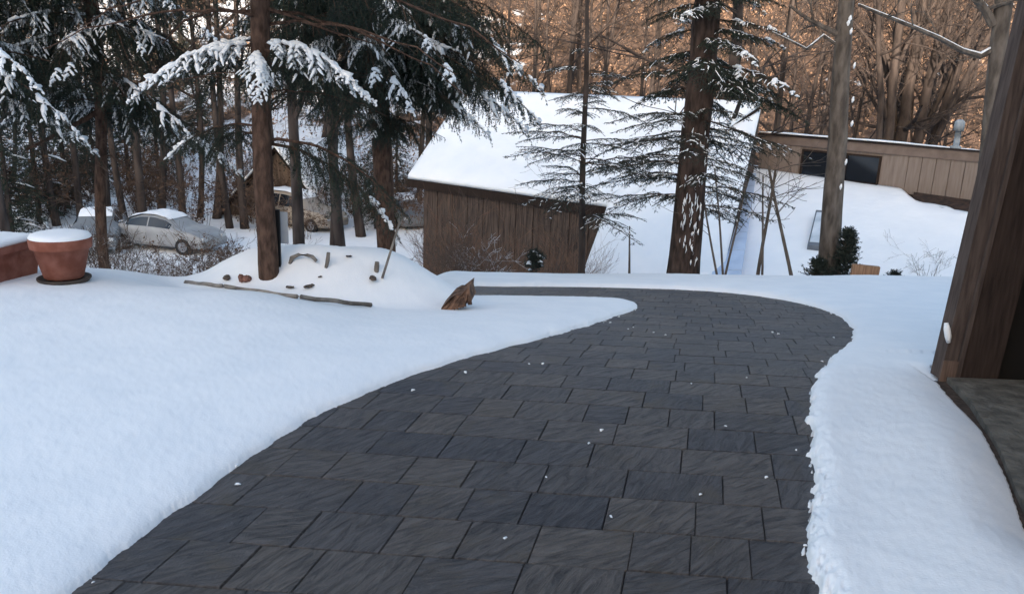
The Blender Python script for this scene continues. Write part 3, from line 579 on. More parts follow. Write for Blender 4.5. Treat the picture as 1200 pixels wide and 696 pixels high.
prism(mb, [(-.015, -.015, .27), (LL+.015, -.015, .27), (LL+.015, .365, .27), (-.015, .365, .27)], [(-.015, -.015, .325), (LL+.015, -.015, .325), (LL+.015, .365, .325), (-.015, .365, .325)]); link('box', mb.mesh('box', [TERRA]), pln)
mb = MB(); slab(mb, [(-.01, -.01, .326), (LL+.01, -.01, .326), (LL+.01, .36, .326), (-.01, .36, .326)], .045, n=12, noise=.02); link('snow_cap', mb.mesh('snow_cap', [SNOW], True), pln)

# ------------------------------------------------------------------ front tree, sign, things on the mound
def trunk_px(pts_px, D, widths, wob=0, ext_top=None, base_drop=.4):
    P = [at(px, py, D) for px, py in pts_px]; r_ = [w_/2/FPX*D for w_ in widths]
    return P, r_
tb = hit(316, 329, ground); D1 = tb[1]
def tree_from_px(name, label, cat, px0, py0, px1, py1, D, w0, w1, top=3.0, matb=BARK, sides=18, seed=1, group=None, base=None, wob=.012):
    b0 = at(px0, py0, D); b1 = at(px1, py1, D); d = (b1-b0)/(b1[2]-b0[2])
    gzb = gz(b0[0], b0[1]) if base is None else base
    root = b0+d*(gzb-b0[2])
    t = thing(name, label, cat, tuple(root), 0, group)
    n = 22; zs = np.linspace(-.3, top, n); P = np.outer(zs, d); r0 = w0/2/FPX*D; r1 = w1/2/FPX*D
    zz0 = b0[2]-root[2]; zz1 = b1[2]-root[2]; rr = r0+(r1-r0)*(zs-zz0)/(zz1-zz0); rr = np.maximum(rr, .01); rr = rr*(1+(.05 if D < 8 else .21)*np.exp(-np.clip(zs, 0, 9)/.18))
    rng = np.random.RandomState(seed); P[:, 0] += wob*np.sin(zs*2.1+seed); P[:, 1] += wob*np.cos(zs*1.7+seed)
    mb = MB(); tube(mb, P, rr, sides, jit=.10, rng=rng); link('trunk', mb.mesh('trunk', [matb], True), t)
    return t, root, d
def axis_at(root, d, z): return d*(z-root[2])       # local point of the trunk axis at world height z
sp1, root1, d1 = tree_from_px('spruce_tree', 'spruce with straight reddish brown trunk rising from the snowy mound', 'tree', 314, 320, 303.5, 10, D1, 23, 21, top=4.5, seed=2)
def br(tree, root, d, px, py, D, az, pair, sc=1, tilt=0):   # branch whose root sits on the trunk axis at the height of a pixel
    z = at(px, py, D)[2]; l = axis_at(root, d, z); return place_branch(tree, pair, tuple(l), az, tilt, sc, random.uniform(-.15, .15))
PI = math.pi
for px, py, az, pr, sc, tl in ((304, 48, PI*.93, SP[0], .78, -.05), (304, 60, -.10, SP[0], .82, -.05), (304, 55, PI*1.12, SP[1], .85, .0), (304, 52, -.35, SP[1], .8, .05), (304, 70, PI*.8, SP[2], .8, -.1),
                       (306, 75, .5, SP[2], .8, -.1), (306, 62, -PI*.42, SP[0], .6, -.2), (306, 62, PI*.45, SP[2], .9, 0),
                       (310, 150, PI*.97, SP[3], .75, .15), (311, 160, PI*.8, SP[2], .7, .1), (311, 165, -.12, SP[2], 1.05, -.05), (311, 170, .2, SP[3], 1.0, -.1)):
    br(sp1, root1, d1, px, py, D1, az, pr, sc, tl)
for px, py, az, sc, tl in ((300, -5, PI*.9, 1.3, .1), (300, 12, .1, 1.2, -.1), (302, 20, PI*1.08, 1.1, .05), (302, 28, -.3, 1.2, .05), (304, 100, PI, .6, .2), (305, 110, .3, .7, .1), (303, 90, PI*1.3, .6, .1), (300, -20, -.2, 1.5, 0), (300, -30, PI*.7, 1.4, 0)):
    br(sp1, root1, d1, px, py, D1, az, DB[0], sc, tl)
for k in range(16): br(sp1, root1, d1, 300, -40-k*9, D1, k*2.4, SPL[k % 3], .8, .1)
# second spruce, trunk hidden in its own branches, on the left
sp2, root2, d2 = tree_from_px('spruce_tree', 'dense dark spruce whose snowy branches fill the upper left corner', 'tree', 124, 300, 108, 20, 9.2, 12, 13, top=6.5, seed=3, wob=.03)
random.seed(12)
for k in range(48):
    py = random.uniform(-60, 130); az = k*2.399; sc = random.uniform(.62, .98); pr = random.choice([SPL[0], SPL[0], SPL[1], SPL[1], SPL[2], SPL[3]])
    br(sp2, root2, d2, 110, py, 9.2, az, pr, sc*.82, random.uniform(-.1, .15))
for k in range(10): br(sp2, root2, d2, 112, random.uniform(60, 200), 9.2, random.uniform(0, 6.28), DB[k % 2], random.uniform(.5, .9), .0)
sp2b, root2b, d2b = tree_from_px('spruce_tree', 'spruce standing at the left edge with drooping snowy boughs above the pots', 'tree', -70, 300, -62, 20, 8.0, 20, 18, top=6, seed=13)
for k in range(25):
    py = random.uniform(-40, 110); br(sp2b, root2b, d2b, -62, py, 8.0, k*2.399, SPL[(0, 2, 1, 3)[k % 4]], random.uniform(.6, .8), random.uniform(-.05, .15))
P = [at(x, y, d_)-root2 for x, y, d_ in ((30, 176, 8.6), (62, 160, 8.8), (100, 140, 9.1), (118, 128, 9.2), (150, 108, 9.1), (185, 84, 8.9), (215, 70, 8.7), (245, 60, 8.6))]
mb = MB(); tube(mb, P, [.014, .02, .028, .032, .028, .022, .017, .012], 8, jit=.2, rng=np.random.RandomState(3)); link('limb', mb.mesh('limb', [BARK], True), sp2)
P = [at(x, y, d_)-root1 for x, y, d_ in ((306, 12, D1), (280, 14, D1), (250, 13, D1-.1), (215, 25, D1-.1), (190, 52, D1-.1))]
mb = MB(); tube(mb, P, [.016, .013, .011, .009, .005], 6); link('limb', mb.mesh('limb', [BARK], True), sp1)
P = [at(x, y, d_)-root1 for x, y, d_ in ((306, 8, D1), (350, 22, D1), (390, 38, D1), (440, 52, D1+.1))]
mb = MB(); tube(mb, P, [.016, .014, .011, .005], 6); link('limb', mb.mesh('limb', [BARK], True), sp1)
# third spruce
sp3, root3, d3 = tree_from_px('spruce_tree', 'tall dark spruce left of the barn with heavy snow tipped boughs', 'tree', 452, 270, 438, 20, 10.5, 22, 24, top=7, seed=4)
random.seed(5)
for k in range(60):
    py = random.uniform(-70, 150); az = k*2.399; f = (py+70)/220; sc = (1.02-.25*abs(f-.45)) * random.uniform(.75, 1.0)
    if py > 100: sc *= .55
    br(sp3, root3, d3, 440, py, 10.5, az, SPL[(0, 1, 3, 0, 1)[k % 5]], sc, random.uniform(-.1, .15))
for k, (py, az, sc) in enumerate(((20, -.1, 1.1), (45, -.35, 1.0), (5, -.5, 1.05), (60, .1, 1.1), (78, -.15, 1.0), (30, -.9, 1.0), (-15, .0, 1.15), (95, -.4, .8), (70, -1.2, .8), (50, -2.2, .9), (90, -2.7, .8))):
    br(sp3, root3, d3, 440, py, 10.5, az, SPL[(2, 3, 0, 2)[k % 4]], sc, .02)
# sign beside the front trunk
sg = thing('sign_post', 'grey square panel on a thin black post just behind the reddish trunk', 'sign', tuple(hit(324, 329, ground)))
l0 = np.array(sg.location)
mb = MB(); D_ = l0[1]+.06; t0 = at(324.5, 246, D_)-l0; b0 = at(327, 328, D_)-l0; b0[2] -= .1
prism(mb, [b0+(-.018, 0, 0), b0+(.018, 0, 0), t0+(.018, 0, 0), t0+(-.018, 0, 0)], [b0+(-.018, .03, 0), b0+(.018, .03, 0), t0+(.018, .03, 0), t0+(-.018, .03, 0)]); link('post', mb.mesh('post', [mat('black_metal', (.008, .008, .009), .5)]), sg)
mb = MB(); Dp = D_+.035; c4 = [at(326, 285, Dp)-l0, at(338, 286, Dp)-l0, at(336.5, 249, Dp)-l0, at(325, 248, Dp)-l0]; prism(mb, c4, [p+(0, .012, 0) for p in c4]); link('panel', mb.mesh('panel', [mat('grey_paint', (.26, .28, .31), .5, (.32, .34, .37), 6)]), sg)

LOGM = mat('rotten_wood', (.035, .020, .014), .9, (.20, .11, .07), 14, (1, 1, 1), .9, 20, bdist=.02)
TIMB = mat('weathered_timber', (.09, .075, .065), .9, (.26, .23, .20), 8, (1, 1, 1), .6, 20, bdist=.01)
rng = np.random.RandomState(8)
def chunk(name, label, cat, c, s, seed, mat_=LOGM, rz=0):
    rng = np.random.RandomState(seed); mb = MB(); n = 9; P = np.stack([np.linspace(-s[0], s[0], n), .1*s[1]*rng.randn(n), .1*s[2]*rng.randn(n)], 1)
    r_ = s[1]*np.sin(np.linspace(.15, .85, n)*PI)**.5*(.75+.5*rng.rand(n)); tube(mb, P, r_, 9, flat=s[2]/s[1], jit=.5, rng=rng)
    o = link(name, mb.mesh(name, [mat_]), None, tuple(c)); o.rotation_euler = (0, 0, rz); return tag(o, label, cat)
# stump wedge at the right tip of the mound
w0 = hit(514, 363, base_ground); w1 = hit(550, 353, base_ground); Dw = hit(530, 362, lambda x, y: ground(x, y)+.07)[1]-.02
mb = MB(); A = [at(512, 364, Dw), at(552, 354, Dw), at(548, 337, Dw), at(540, 343, Dw), at(530, 350, Dw)]; Bk = [p+np.array([.03, .30, .02]) for p in A]
rr_ = np.random.RandomState(3); A = [A[0], lerp(A[0], A[1], .4), A[1], lerp(A[1], A[2], .5), A[2], lerp(A[2], A[3], .6), A[3], lerp(A[3], A[4], .5), A[4]]; A = [p+rr_.randn(3)*.014 for p in A]; Bk = [p+np.array([.03, .30, .02]) for p in A]; c0 = sum(A)/9
loc = A[0].copy(); prism(mb, [p-loc for p in A], [p-loc for p in Bk])
mm_ = mb
for q_ in range(14):
    p0 = lerp(A[0], A[2], rr_.rand())-loc+np.array([0, -.02, 0]); p1 = lerp(p0, A[4]-loc, rr_.uniform(.4, .95)); tube(mb, [p0+(0, -.012, -.01), lerp(p0, p1, .5)+(0, -.03*rr_.rand(), 0), p1], [.02, .016, .005], 5, jit=.5, rng=rr_)
tag(link('broken_log', mb.mesh('broken_log', [LOGM]), None, tuple(loc)), 'broken brown log end poking from the snow at the mound tip', 'log')
# edging boards
pts = [(216, 331), (262, 336), (300, 343), (350, 349), (395, 353.5), (437, 358)]
segs = [(0, 1), (1, 3), (3, 5)]
for n_, (i0, i1) in enumerate(segs):
    a0 = hit(*pts[i0], ground); a1 = hit(*pts[i1], ground); mb = MB(); a0 = hit(*pts[i0], lambda x, y: ground(x, y)+.085)+UPZ*.012; a1 = hit(*pts[i1], lambda x, y: ground(x, y)+.085)+UPZ*.012
    loc = (a0+a1)/2; dr = (a1-a0); dr[2] = 0; dr /= np.linalg.norm(dr); pn = np.array([dr[1], -dr[0], 0])*.022
    g = dr*.015; nseg = 10; 
    tube(mb, [lerp(a0+g, a1-g, k/nseg)-loc+np.array([0, 0, -.008+.004*math.sin(k*1.3+n_)]) for k in range(nseg+1)], .019, 4, flat=1.0, jit=.12, rng=rng)
    o = link('edging_timber', mb.mesh('edging_timber', [TIMB]), None, tuple(loc)); tag(o, ['left length of half buried timber edging below the spruce trunk', 'middle length of half buried timber edging right after the reddish stone', 'right length of half buried timber edging ending in open snow'][n_], 'edging', 'timber edging along the mound')
def onsnow(px, py): return hit(px, py, lambda x, y: ground(x, y)+.08)
chunk('stone', 'reddish brown stone on the snow beside the spruce trunk', 'stone', onsnow(287, 329)+(0, 0, .02), (.05, .04, .035), 4, mat('red_stone', (.14, .06, .04), .9, (.24, .12, .09), 12))
for q_, (x_, y_, s_, lb) in enumerate([(340, 337, .035, 'small dark leaf clump low on the mound beside the trunk foot'), (362, 336, .05, 'dark leaf clump low on the mound in the middle'), (437, 327, .055, 'dark leaf clump on the mound under the leaning cane'), (409, 301, .028, 'tiny dark twig tip high on the mound'), (375, 325, .02, 'tiny dark twig tip in the middle of the mound'), (266, 326, .06, 'flat brown bark piece left of the reddish stone')]):
    chunk('leaf_clump', lb, 'leaves', onsnow(x_, y_)+(0, 0, .006), (s_, s_*.5, s_*.3), 20+q_, mat('dead_leaf%d' % q_, (.05, .04, .035), .9, (.12, .09, .07), 20), rz=q_)
# arched stick, forked stick, stub, leaning cane
def stick(name, label, cat, pxs_, D, r_, mat_=TIMB, sides=8):
    P = [at(x, y, D) for x, y in pxs_]; loc = P[0].copy(); mb = MB(); tube(mb, [p-loc for p in P], r_, sides, jit=.3, rng=np.random.RandomState(1)); return tag(link(name, mb.mesh(name, [mat_], True), None, tuple(loc)), label, cat)
Dm = onsnow(345, 306)[1]
stick('arched_branch', 'short brown branch arching out of the snow on the mound', 'branch', [(340, 309), (342, 302), (350, 298.5), (360, 299), (366, 301), (371, 306)], Dm, [.02, .022, .017, .017, .018, .016])
Dm = onsnow(385, 312)[1]
stick('snowy_stub', 'upright pale stub with a side shoot on the mound', 'branch', [(382, 314), (384, 305), (385, 296)], Dm, [.017, .02, .017])
Dm = onsnow(441, 316)[1]
stick('wood_stub', 'short thick pale stub beside the leaning cane', 'branch', [(441, 319), (441.5, 312), (442, 307)], Dm, [.026, .026, .022])
Dm = onsnow(447, 326)[1]
stick('leaning_cane', 'thin pale cane leaning right out of the mound', 'cane', [(448, 326), (456, 300), (463, 278), (468, 262), (475, 244)], Dm, [.014, .012, .012, .010, .007])
# ------------------------------------------------------------------ hemlock, sapling, right trunk
hm, rooth, dh = tree_from_px('hemlock_tree', 'thick reddish trunked hemlock with layered snow dusted boughs beyond the driveway', 'tree', 802, 300, 826, 40, 14.5, 36, 30, top=9, matb=BARKRED, seed=6, base=-1.8)
random.seed(21)
for k in range(84):
    py = random.uniform(-110, 250); az = k*2.399
    sc = random.uniform(.75, 1.05)*(1.05 if py > 60 else .8)
    br(hm, rooth, dh, 815, py, 14.5, az, random.choice(HM if py > 125 else HMS), sc*(.98 if py > 125 else 1.2), random.uniform(-.08, .12))
# snow stuck on the hemlock trunk
mb = MB(); rg = np.random.RandomState(2)
for k in range(60):
    py = rg.uniform(225, 306) if k < 46 else rg.uniform(150, 240); z = at(802, py, 14.5)[2]; c = axis_at(rooth, dh, z); a_ = rg.uniform(-2.2, -.9); r_ = .285 if py > 240 else .275
    p = c+np.array([math.cos(a_)*r_, math.sin(a_)*r_, 0]); tube(mb, [p+(0, 0, -.08*rg.rand()-.02), p+(rg.uniform(-.02, .02), -.012, 0), p+(0, 0, .08*rg.rand()+.02)], [.003, rg.uniform(.006, .018), .003], 6, jit=.6, rng=rg)
link('trunk_snow', mb.mesh('trunk_snow', [SNOW], True), hm)
sa, roots, ds = tree_from_px('hemlock_sapling', 'slender hemlock sapling with sparse boughs in front of the barn', 'tree', 681, 300, 687, 60, 13.0, 8, 5, top=5.2, matb=BARKFAR, seed=7, sides=8, base=-1.5)
for k in range(42):
    py = random.uniform(60, 265); az = k*2.399; br(sa, roots, ds, 684, py, 13.0, az, random.choice(HM), random.uniform(.45, .72)*(.55+.6*smooth(40, 200, py)), random.uniform(-.05, .3))
def forked(name, label, px0, py0, px1, py1, D, w0, w1, top, seed, matb=BARKGREY, limbs=(), nb=10, base=None, blen=1.6, lev=2, group=None, fromz=.45):
    t, ro, d = tree_from_px(name, label, 'tree', px0, py0, px1, py1, D, w0, w1, top, matb, 14, seed, group, base)
    rng = np.random.RandomState(seed); mb = MB(); ms = MB()
    for k in range(nb):
        z = top*(fromz+(1-fromz)*(k+rng.rand())/nb); a_ = rng.rand()*6.28; dd = np.array([math.cos(a_), math.sin(a_), rng.uniform(.3, .9)]); dd /= np.linalg.norm(dd)
        grow(mb, d*z, dd, w1/FPX*D*.22, blen*rng.uniform(.6, 1.1), lev, rng, minr=.004)
    for L_ in limbs:
        P = [at(x, y, dd_)-ro for x, y, dd_ in L_[0]]; P = np.array(P); r_ = np.linspace(L_[1], L_[2], len(P)); tube(mb, P, r_, 7, jit=.2, rng=rng)
        tube(ms, P+np.array([0, 0, 1])*r_[:, None]*.75, r_*.7, 6, flat=.6, jit=.4, rng=rng)
        for q_ in range(6):
            i_ = rng.randint(1, len(P)); grow(mb, P[i_], (rng.randn(), rng.randn()*.5, rng.uniform(-.2, 1)), L_[2]*.6, .5, 1, rng, minr=.003)
    link('crown', mb.mesh('crown', [matb]), t)
    if ms.n: link('snow', ms.mesh('snow', [SNOW], True), t)
    return t, ro, d
rt, rroot, rd = forked('bare_tree', 'straight grey brown trunk standing in front of the tan house windows', 974, 270, 991, 10, 14.0, 24, 17, 8.5, 9, limbs=[([(990, 60, 14), (965, 42, 14), (945, 58, 13.8), (930, 50, 13.6), (905, 38, 13.5)], .03, .012)], fromz=.5, base=-1.6)
mb = MB(); rg = np.random.RandomState(6)
for px, py in ((996, 22), (994, 27), (997, 37), (1001, 77), (999, 117), (998, 145), (991, 190), (985, 219)):
    p = at(px, py, 13.86)-rroot; tube(mb, [p+(0, 0, -.05), p+(0, -.01, 0), p+(.01, 0, .05)], [.010, rg.uniform(.018, .032), .010], 7, jit=.3, rng=rg)
link('trunk_snow', mb.mesh('trunk_snow', [SNOW], True), rt)
forked('bare_tree', 'mottled grey trunk rising behind the timber garage post', 1141, 330, 1174, 20, 12.0, 16, 18, 8, 10, limbs=[([(1160, 60, 12), (1148, 66, 12), (1128, 60, 11.9), (1100, 45, 11.8), (1070, 32, 11.7), (1040, 20, 11.6), (1006, 6, 11.5)], .05, .018), ([(1164, 30, 12), (1155, 12, 12), (1140, -5, 12)], .07, .05)], fromz=.6, base=-1.4)
# A frame of thin poles, saplings
for x0, y0, x1, y1, lb in ((890, 314, 907, 208, 'thin bare sapling leaning right under the tan house corner'), (925, 316, 903, 205, 'thin bare sapling leaning left under the tan house corner, right of its pair'), (893, 300, 895, 200, 'thinnest upright bare sapling under the tan house corner'), (847, 312, 838, 205, 'slim upright bare sapling just right of the thick hemlock trunk'), (838, 312, 825, 232, 'slim bare sapling leaning left against the thick hemlock trunk'), (853, 312, 872, 225, 'slim bare sapling leaning right before the pale blue roof strip'), (737, 312, 738, 278, 'short thin stake standing in the snow left of the hemlock')):
    w_ = 4.2 if x0 in (890, 925) else 2.6
    t, ro, d = forked('stake' if x0 == 737 else 'bare_sapling', lb, x0, y0, x1, y1, 14.5, w_, w_*.7, (-at(x0, y0, 14.5)[2]+at(x1, y1, 14.5)[2])+.5, int(x0), matb=BARKGREY, nb=0 if x0 == 737 else 5, blen=.8, lev=1, base=-1.75)
# dark conifer bush
def bush(name, label, px, py, D, H, W, seed, need=NEEDLE2, n=60, snowm=0, base=None):
    g = hit(px, py); x, y = at(px, py, D)[:2]; z = gz(x, y) if base is None else base; t = thing(name, label, 'shrub', (x, y, z)); rng = np.random.RandomState(seed); mb = MB(); A = []; B = []; ms = MB()
    for k in range(n):
        f = rng.rand()**.8; a_ = rng.rand()*6.28; r_ = W*.5*(1-f)**.6*rng.uniform(.4, 1.15); p0 = np.array([0, 0, H*f*.85]); p1 = np.array([math.cos(a_)*r_, math.sin(a_)*r_, H*f*.85+r_*.5]); tube(mb, [p0, p1], [.008, .003], 4)
        for q_ in range(12):
            c = lerp(p0, p1, rng.uniform(.35, 1)); e_ = rng.randn(3); e_[2] = abs(e_[2])*.8; e_ /= np.linalg.norm(e_); A.append(c); B.append(c+e_*rng.uniform(.05, .14))
        if rng.rand() < snowm: c = p1; tube(ms, [c+(-.04, 0, .01), c+(0, 0, .03), c+(.05, 0, .01)], [.015, .035, .012], 6, flat=.6, jit=.4, rng=rng)
    needles(mb, A, B, .03, .006, .005, rng, 1); link('foliage', mb.mesh('foliage', [TWIG, need]), t)
    if ms.n: link('snow', ms.mesh('snow', [SNOW], True), t)
    return t
bush('evergreen_bush', 'dark upright evergreen bush against the foot of the grey trunk', 988, 320, 13.6, 1.12, .62, 4, n=120, snowm=.04, base=-1.45)
bush('evergreen_bush', 'low dark evergreen bush left of the taller one by the grey trunk', 958, 318, 13.7, .42, .5, 5, n=50, snowm=.05, base=-1.42)
bush('evergreen_bush', 'small dark snow dusted evergreen bush before the barn wall', 627, 312, 14.5, .55, .6, 6, n=50, snowm=.35, base=-1.75)
bush('evergreen_bush', 'tiny dark evergreen tuft at the right of the snowy lower roof', 1048, 324, 13.6, .22, .25, 7, n=18, snowm=.1, base=-1.4)
pl = at(1015, 311, 12.9); mb = MB(); box(mb, -.21, .21, -.05, .05, -.25, .0); o = link('garden_box', mb.mesh('garden_box', [woodmat('orange_wood', (.22, .12, .07), (.34, .20, .12), 4)]), None, tuple(pl)); o.rotation_euler = (0, .03, -.2); tag(o, 'orange brown wooden box edge right of the evergreen bush', 'planter')
def place_shrub(name, label, px, py, D, mbms, mat_, group=None, rz=0, sc=1, z=None):
    p = at(px, py, D); zz = gz(p[0], p[1]) if z is None else z
    t = thing(name, label, 'shrub', (p[0], p[1], zz), rz, group); t.scale = (sc, sc, sc)
    link('stems', mbms[0].mesh('stems', [mat_]), t)
    if mbms[1] is not None and mbms[1].n: link('snow', mbms[1].mesh('snow', [SNOW], True), t)
    return t
place_shrub('bare_shrub', 'small snow dusted shrub left of the timber post', 1088, 328, 13.2, twig_shrub(3, .9, 6, .5, 3, .007, .8, snow=True), TWIG, z=-1.4)
place_shrub('bare_shrub', 'low leafy brown shrub at the foot of the timber post', 1105, 330, 12.6, twig_shrub(4, .3, 10, .4, 2, .006, .8), REDTWIG, z=-1.35)
place_shrub('bare_shrub', 'wispy bare shrub standing on the snow before the barn roof', 648, 300, 15.5, twig_shrub(5, 2.6, 4, 1.0, 3, .012, .8), TWIG, z=-2.0)
# reddish twigs along the barn wall
sh = [twig_shrub(60+i, 1.5, 16, .8, 2, .006, .5) for i in range(3)]; shm = [s_[0].mesh('stems', [REDTWIG]) for s_ in sh]
random.seed(2)
for k in range(16):
    px = [500, 506, 512, 524, 530, 538, 552, 566, 580, 592, 600, 640, 655, 668, 680, 694][k]; D = random.uniform(15.5, 18.5); p = at(px+random.uniform(-4, 4), 300, D)
    t = thing('red_twig_shrub', ORD[k]+' leafless reddish twig shrub from the left along the barn wall', 'shrub', (p[0], p[1], gz(p[0], p[1])), random.uniform(0, 6), 'reddish twig shrubs before the barn wall'); s_ = random.uniform(.7, 1.15)*(1.2 if px < 590 else .9); t.scale = (s_,)*3
    link('stems', shm[k % 3], t)
# brush on the left crest
sh = [twig_shrub(80+i, .9, 12, 1.0, 3, .007, .75, snow=(i == 1)) for i in range(3)]; shm = [(s_[0].mesh('stems', [TWIG]), s_[1].mesh('snow', [SNOW], True) if s_[1] is not None else None) for s_ in sh]
random.seed(4)
for k in range(19):
    px = random.uniform(92, 290) if k < 11 else random.uniform(300, 560); D = random.uniform(7.9, 12) if k < 5 else random.uniform(11, 17); D = D if px < 300 else random.uniform(14, 19)
    p = at(px, 300, D); t = thing('bare_shrub', 'leafless twiggy shrub in the brush below the snow crest', 'shrub', (p[0], p[1], gz(p[0], p[1])), random.uniform(0, 6), 'leafless brush below the left snow crest'); s_ = random.uniform(.6, 1.1)*(1 if px < 300 else 1.5); t.scale = (s_,)*3
    a_ = shm[k % 3]; link('stems', a_[0], t)
    if a_[1] is not None: link('snow', a_[1], t)

# ------------------------------------------------------------------ cars
def car(label, loc, rz, paint, kind='sedan', snow=True, group='cars parked below the trees'):
    t = thing('parked_car', label, 'car', loc, rz, group)
    if kind == 'sedan': prof = [(-2.2, .62, .62), (-2.15, .95, .95), (-1.6, 1.02, 1.04), (-1.1, 1.0, 1.30), (-.6, .99, 1.44), (.0, .98, 1.46), (.5, .97, 1.36), (1.1, .97, 1.0), (1.7, .90, .92), (2.15, .74, .75), (2.25, .55, .56)]
    else: prof = [(-2.2, .8, .8), (-2.15, 1.0, 1.2), (-1.9, 1.05, 1.66), (-1.2, 1.05, 1.74), (-.3, 1.04, 1.74), (.4, 1.03, 1.64), (1.05, 1.03, 1.08), (1.7, .98, 1.0), (2.15, .84, .85), (2.25, .6, .61)]
    n = 36; xs = np.linspace(-2.23, 2.25, n); X0 = [p[0] for p in prof]
    belt = np.interp(xs, X0, [p[1] for p in prof]); top = np.interp(xs, X0, [p[2] for p in prof]); endf = np.sqrt(np.clip(1-(np.abs(xs)/2.45)**6, 0, 1)); hw = .88*(.80+.20*endf)
    V = []; m_ = 0
    for x, b_, tp, w_ in zip(xs, belt, top, hw):
        cab = tp-b_ > .06; wt = w_*(.70 if cab else .86); ring = [(-w_*.92, .28), (-w_, .45), (-w_, b_*.86), (-w_*.95, b_), (-lerpf(w_*.95, wt, .55), b_+(tp-b_)*.55), (-wt, tp-.03 if cab else b_+.005), (-wt*.5, tp+.01), (0, tp+.02)]
        ring = ring+[(-y, z) for y, z in ring[::-1][1:]]; m_ = len(ring); V += [(x, y, z) for y, z in ring]
    q = [(i_*m_+j_, i_*m_+j_+1, (i_+1)*m_+j_+1, (i_+1)*m_+j_) for i_ in range(n-1) for j_ in range(m_-1)]+[(i_*m_+m_-1, i_*m_, (i_+1)*m_, (i_+1)*m_+m_-1) for i_ in range(n-1)]
    tf = [(0, j_+1, j_) for j_ in range(1, m_-1)]+[((n-1)*m_, (n-1)*m_+j_, (n-1)*m_+j_+1) for j_ in range(1, m_-1)]
    mb = MB(); mb.add(V, t=tf, q=q); link('body', mb.mesh('body', [paint], True), t)
    # side windows following the greenhouse
    for sg_ in (-1, 1):
        x0, x1 = (-1.25, .78) if kind == 'sedan' else (-1.85, .72)
        for (a_, b2) in ((x0, (x0+x1)/2-.03), ((x0+x1)/2+.03, x1)):
            mb = MB(); g_ = np.linspace(a_, b2, 9); VV = []
            for x in g_:
                b_ = np.interp(x, X0, [p[1] for p in prof]); tp = np.interp(x, X0, [p[2] for p in prof]); hgt = tp-b_
                for f_ in (.10, .84):
                    w_ = .88; y_ = np.interp(f_, [0, .55, 1], [w_*.95, lerpf(w_*.95, w_*.70, .55), w_*.70]); VV.append((x, sg_*(y_+.008), b_+hgt*f_))
            mb.add(VV, q=[(2*i_, 2*i_+2, 2*i_+3, 2*i_+1) for i_ in range(8)]); link('side_window', mb.mesh('side_window', [GLASSD]), t)
        for x in (-1.38, 1.38):
            mb = MB(); y_ = sg_*.80; P = [(x, y_-.10, .33), (x, y_+.10, .33)]; tube(mb, P, .33, 20); wh = link('wheel', mb.mesh('wheel', [mat_tyre]), t)
            mb = MB(); tube(mb, [(x, y_+sg_*.102, .33), (x, y_+sg_*.112, .33)], .2, 14); link('rim', mb.mesh('rim', [mat_rim]), wh)
        mb = MB(); box(mb, 2.12, 2.235, sg_*.62-.13, sg_*.62+.13, .60, .72); link('headlight', mb.mesh('headlight', [mat_lamp]), t)
        mb = MB(); box(mb, -2.245, -2.14, sg_*.66-.13, sg_*.66+.13, .74, .90); link('taillight', mb.mesh('taillight', [mat_tail]), t)
    if snow:
        mb = MB(); xs2 = np.linspace(-1.9 if kind == 'sedan' else -2.0, .62, 18); ysn = np.linspace(-.60, .60, 9); VV = []
        for x in xs2:
            for y in ysn:
                e = min(1, (1-abs(y)/.62)*6, (x-xs2[0]+.02)*6, (xs2[-1]-x+.02)*6); VV.append((x, y, np.interp(x, X0, [p[2] for p in prof])+.0+.09*max(0, e)**.5+.02*math.sin(x*7+y*9)*(e > .5)))
        mb.add(VV, q=[(i_*9+j_, (i_+1)*9+j_, (i_+1)*9+j_+1, i_*9+j_+1) for i_ in range(17) for j_ in range(8)]); link('snow', mb.mesh('snow', [SNOW], True), t)
    return t
def lerpf(a_, b_, t_): return a_*(1-t_)+b_*t_
mat_tyre = mat('tyre', (.02, .02, .02), .9); mat_rim = mat('rim', (.25, .25, .26), .4, metal=.7); mat_lamp = mat('lamp_glass', (.5, .5, .5), .2); mat_tail = mat('tail_lamp', (.35, .04, .02), .3)
SILV = mat('silver_paint', (.24, .24, .245), .35, (.30, .30, .30), 3, spec=.5); TANP = mat('tan_paint', (.30, .25, .20), .4, spec=.5); GREYP = mat('grey_paint_car', (.16, .17, .18), .4, spec=.5)
def carat(px, py, D): p = at(px, py, D); return (p[0], p[1], FLOOR+.08)
car('silver sedan with snow on its roof, seen through the brush behind the big pot', carat(196, 288, 32), R(-14), SILV)
car('grey car half hidden at the left of the silver sedan', carat(118, 290, 32), R(-70), GREYP)
car('tan snow topped car mostly hidden behind the reddish spruce trunk', carat(352, 280, 38), R(-25), TANP, 'suv')
car('small snow covered car just left of the barn wall', carat(470, 282, 40), R(-60), GREYP)

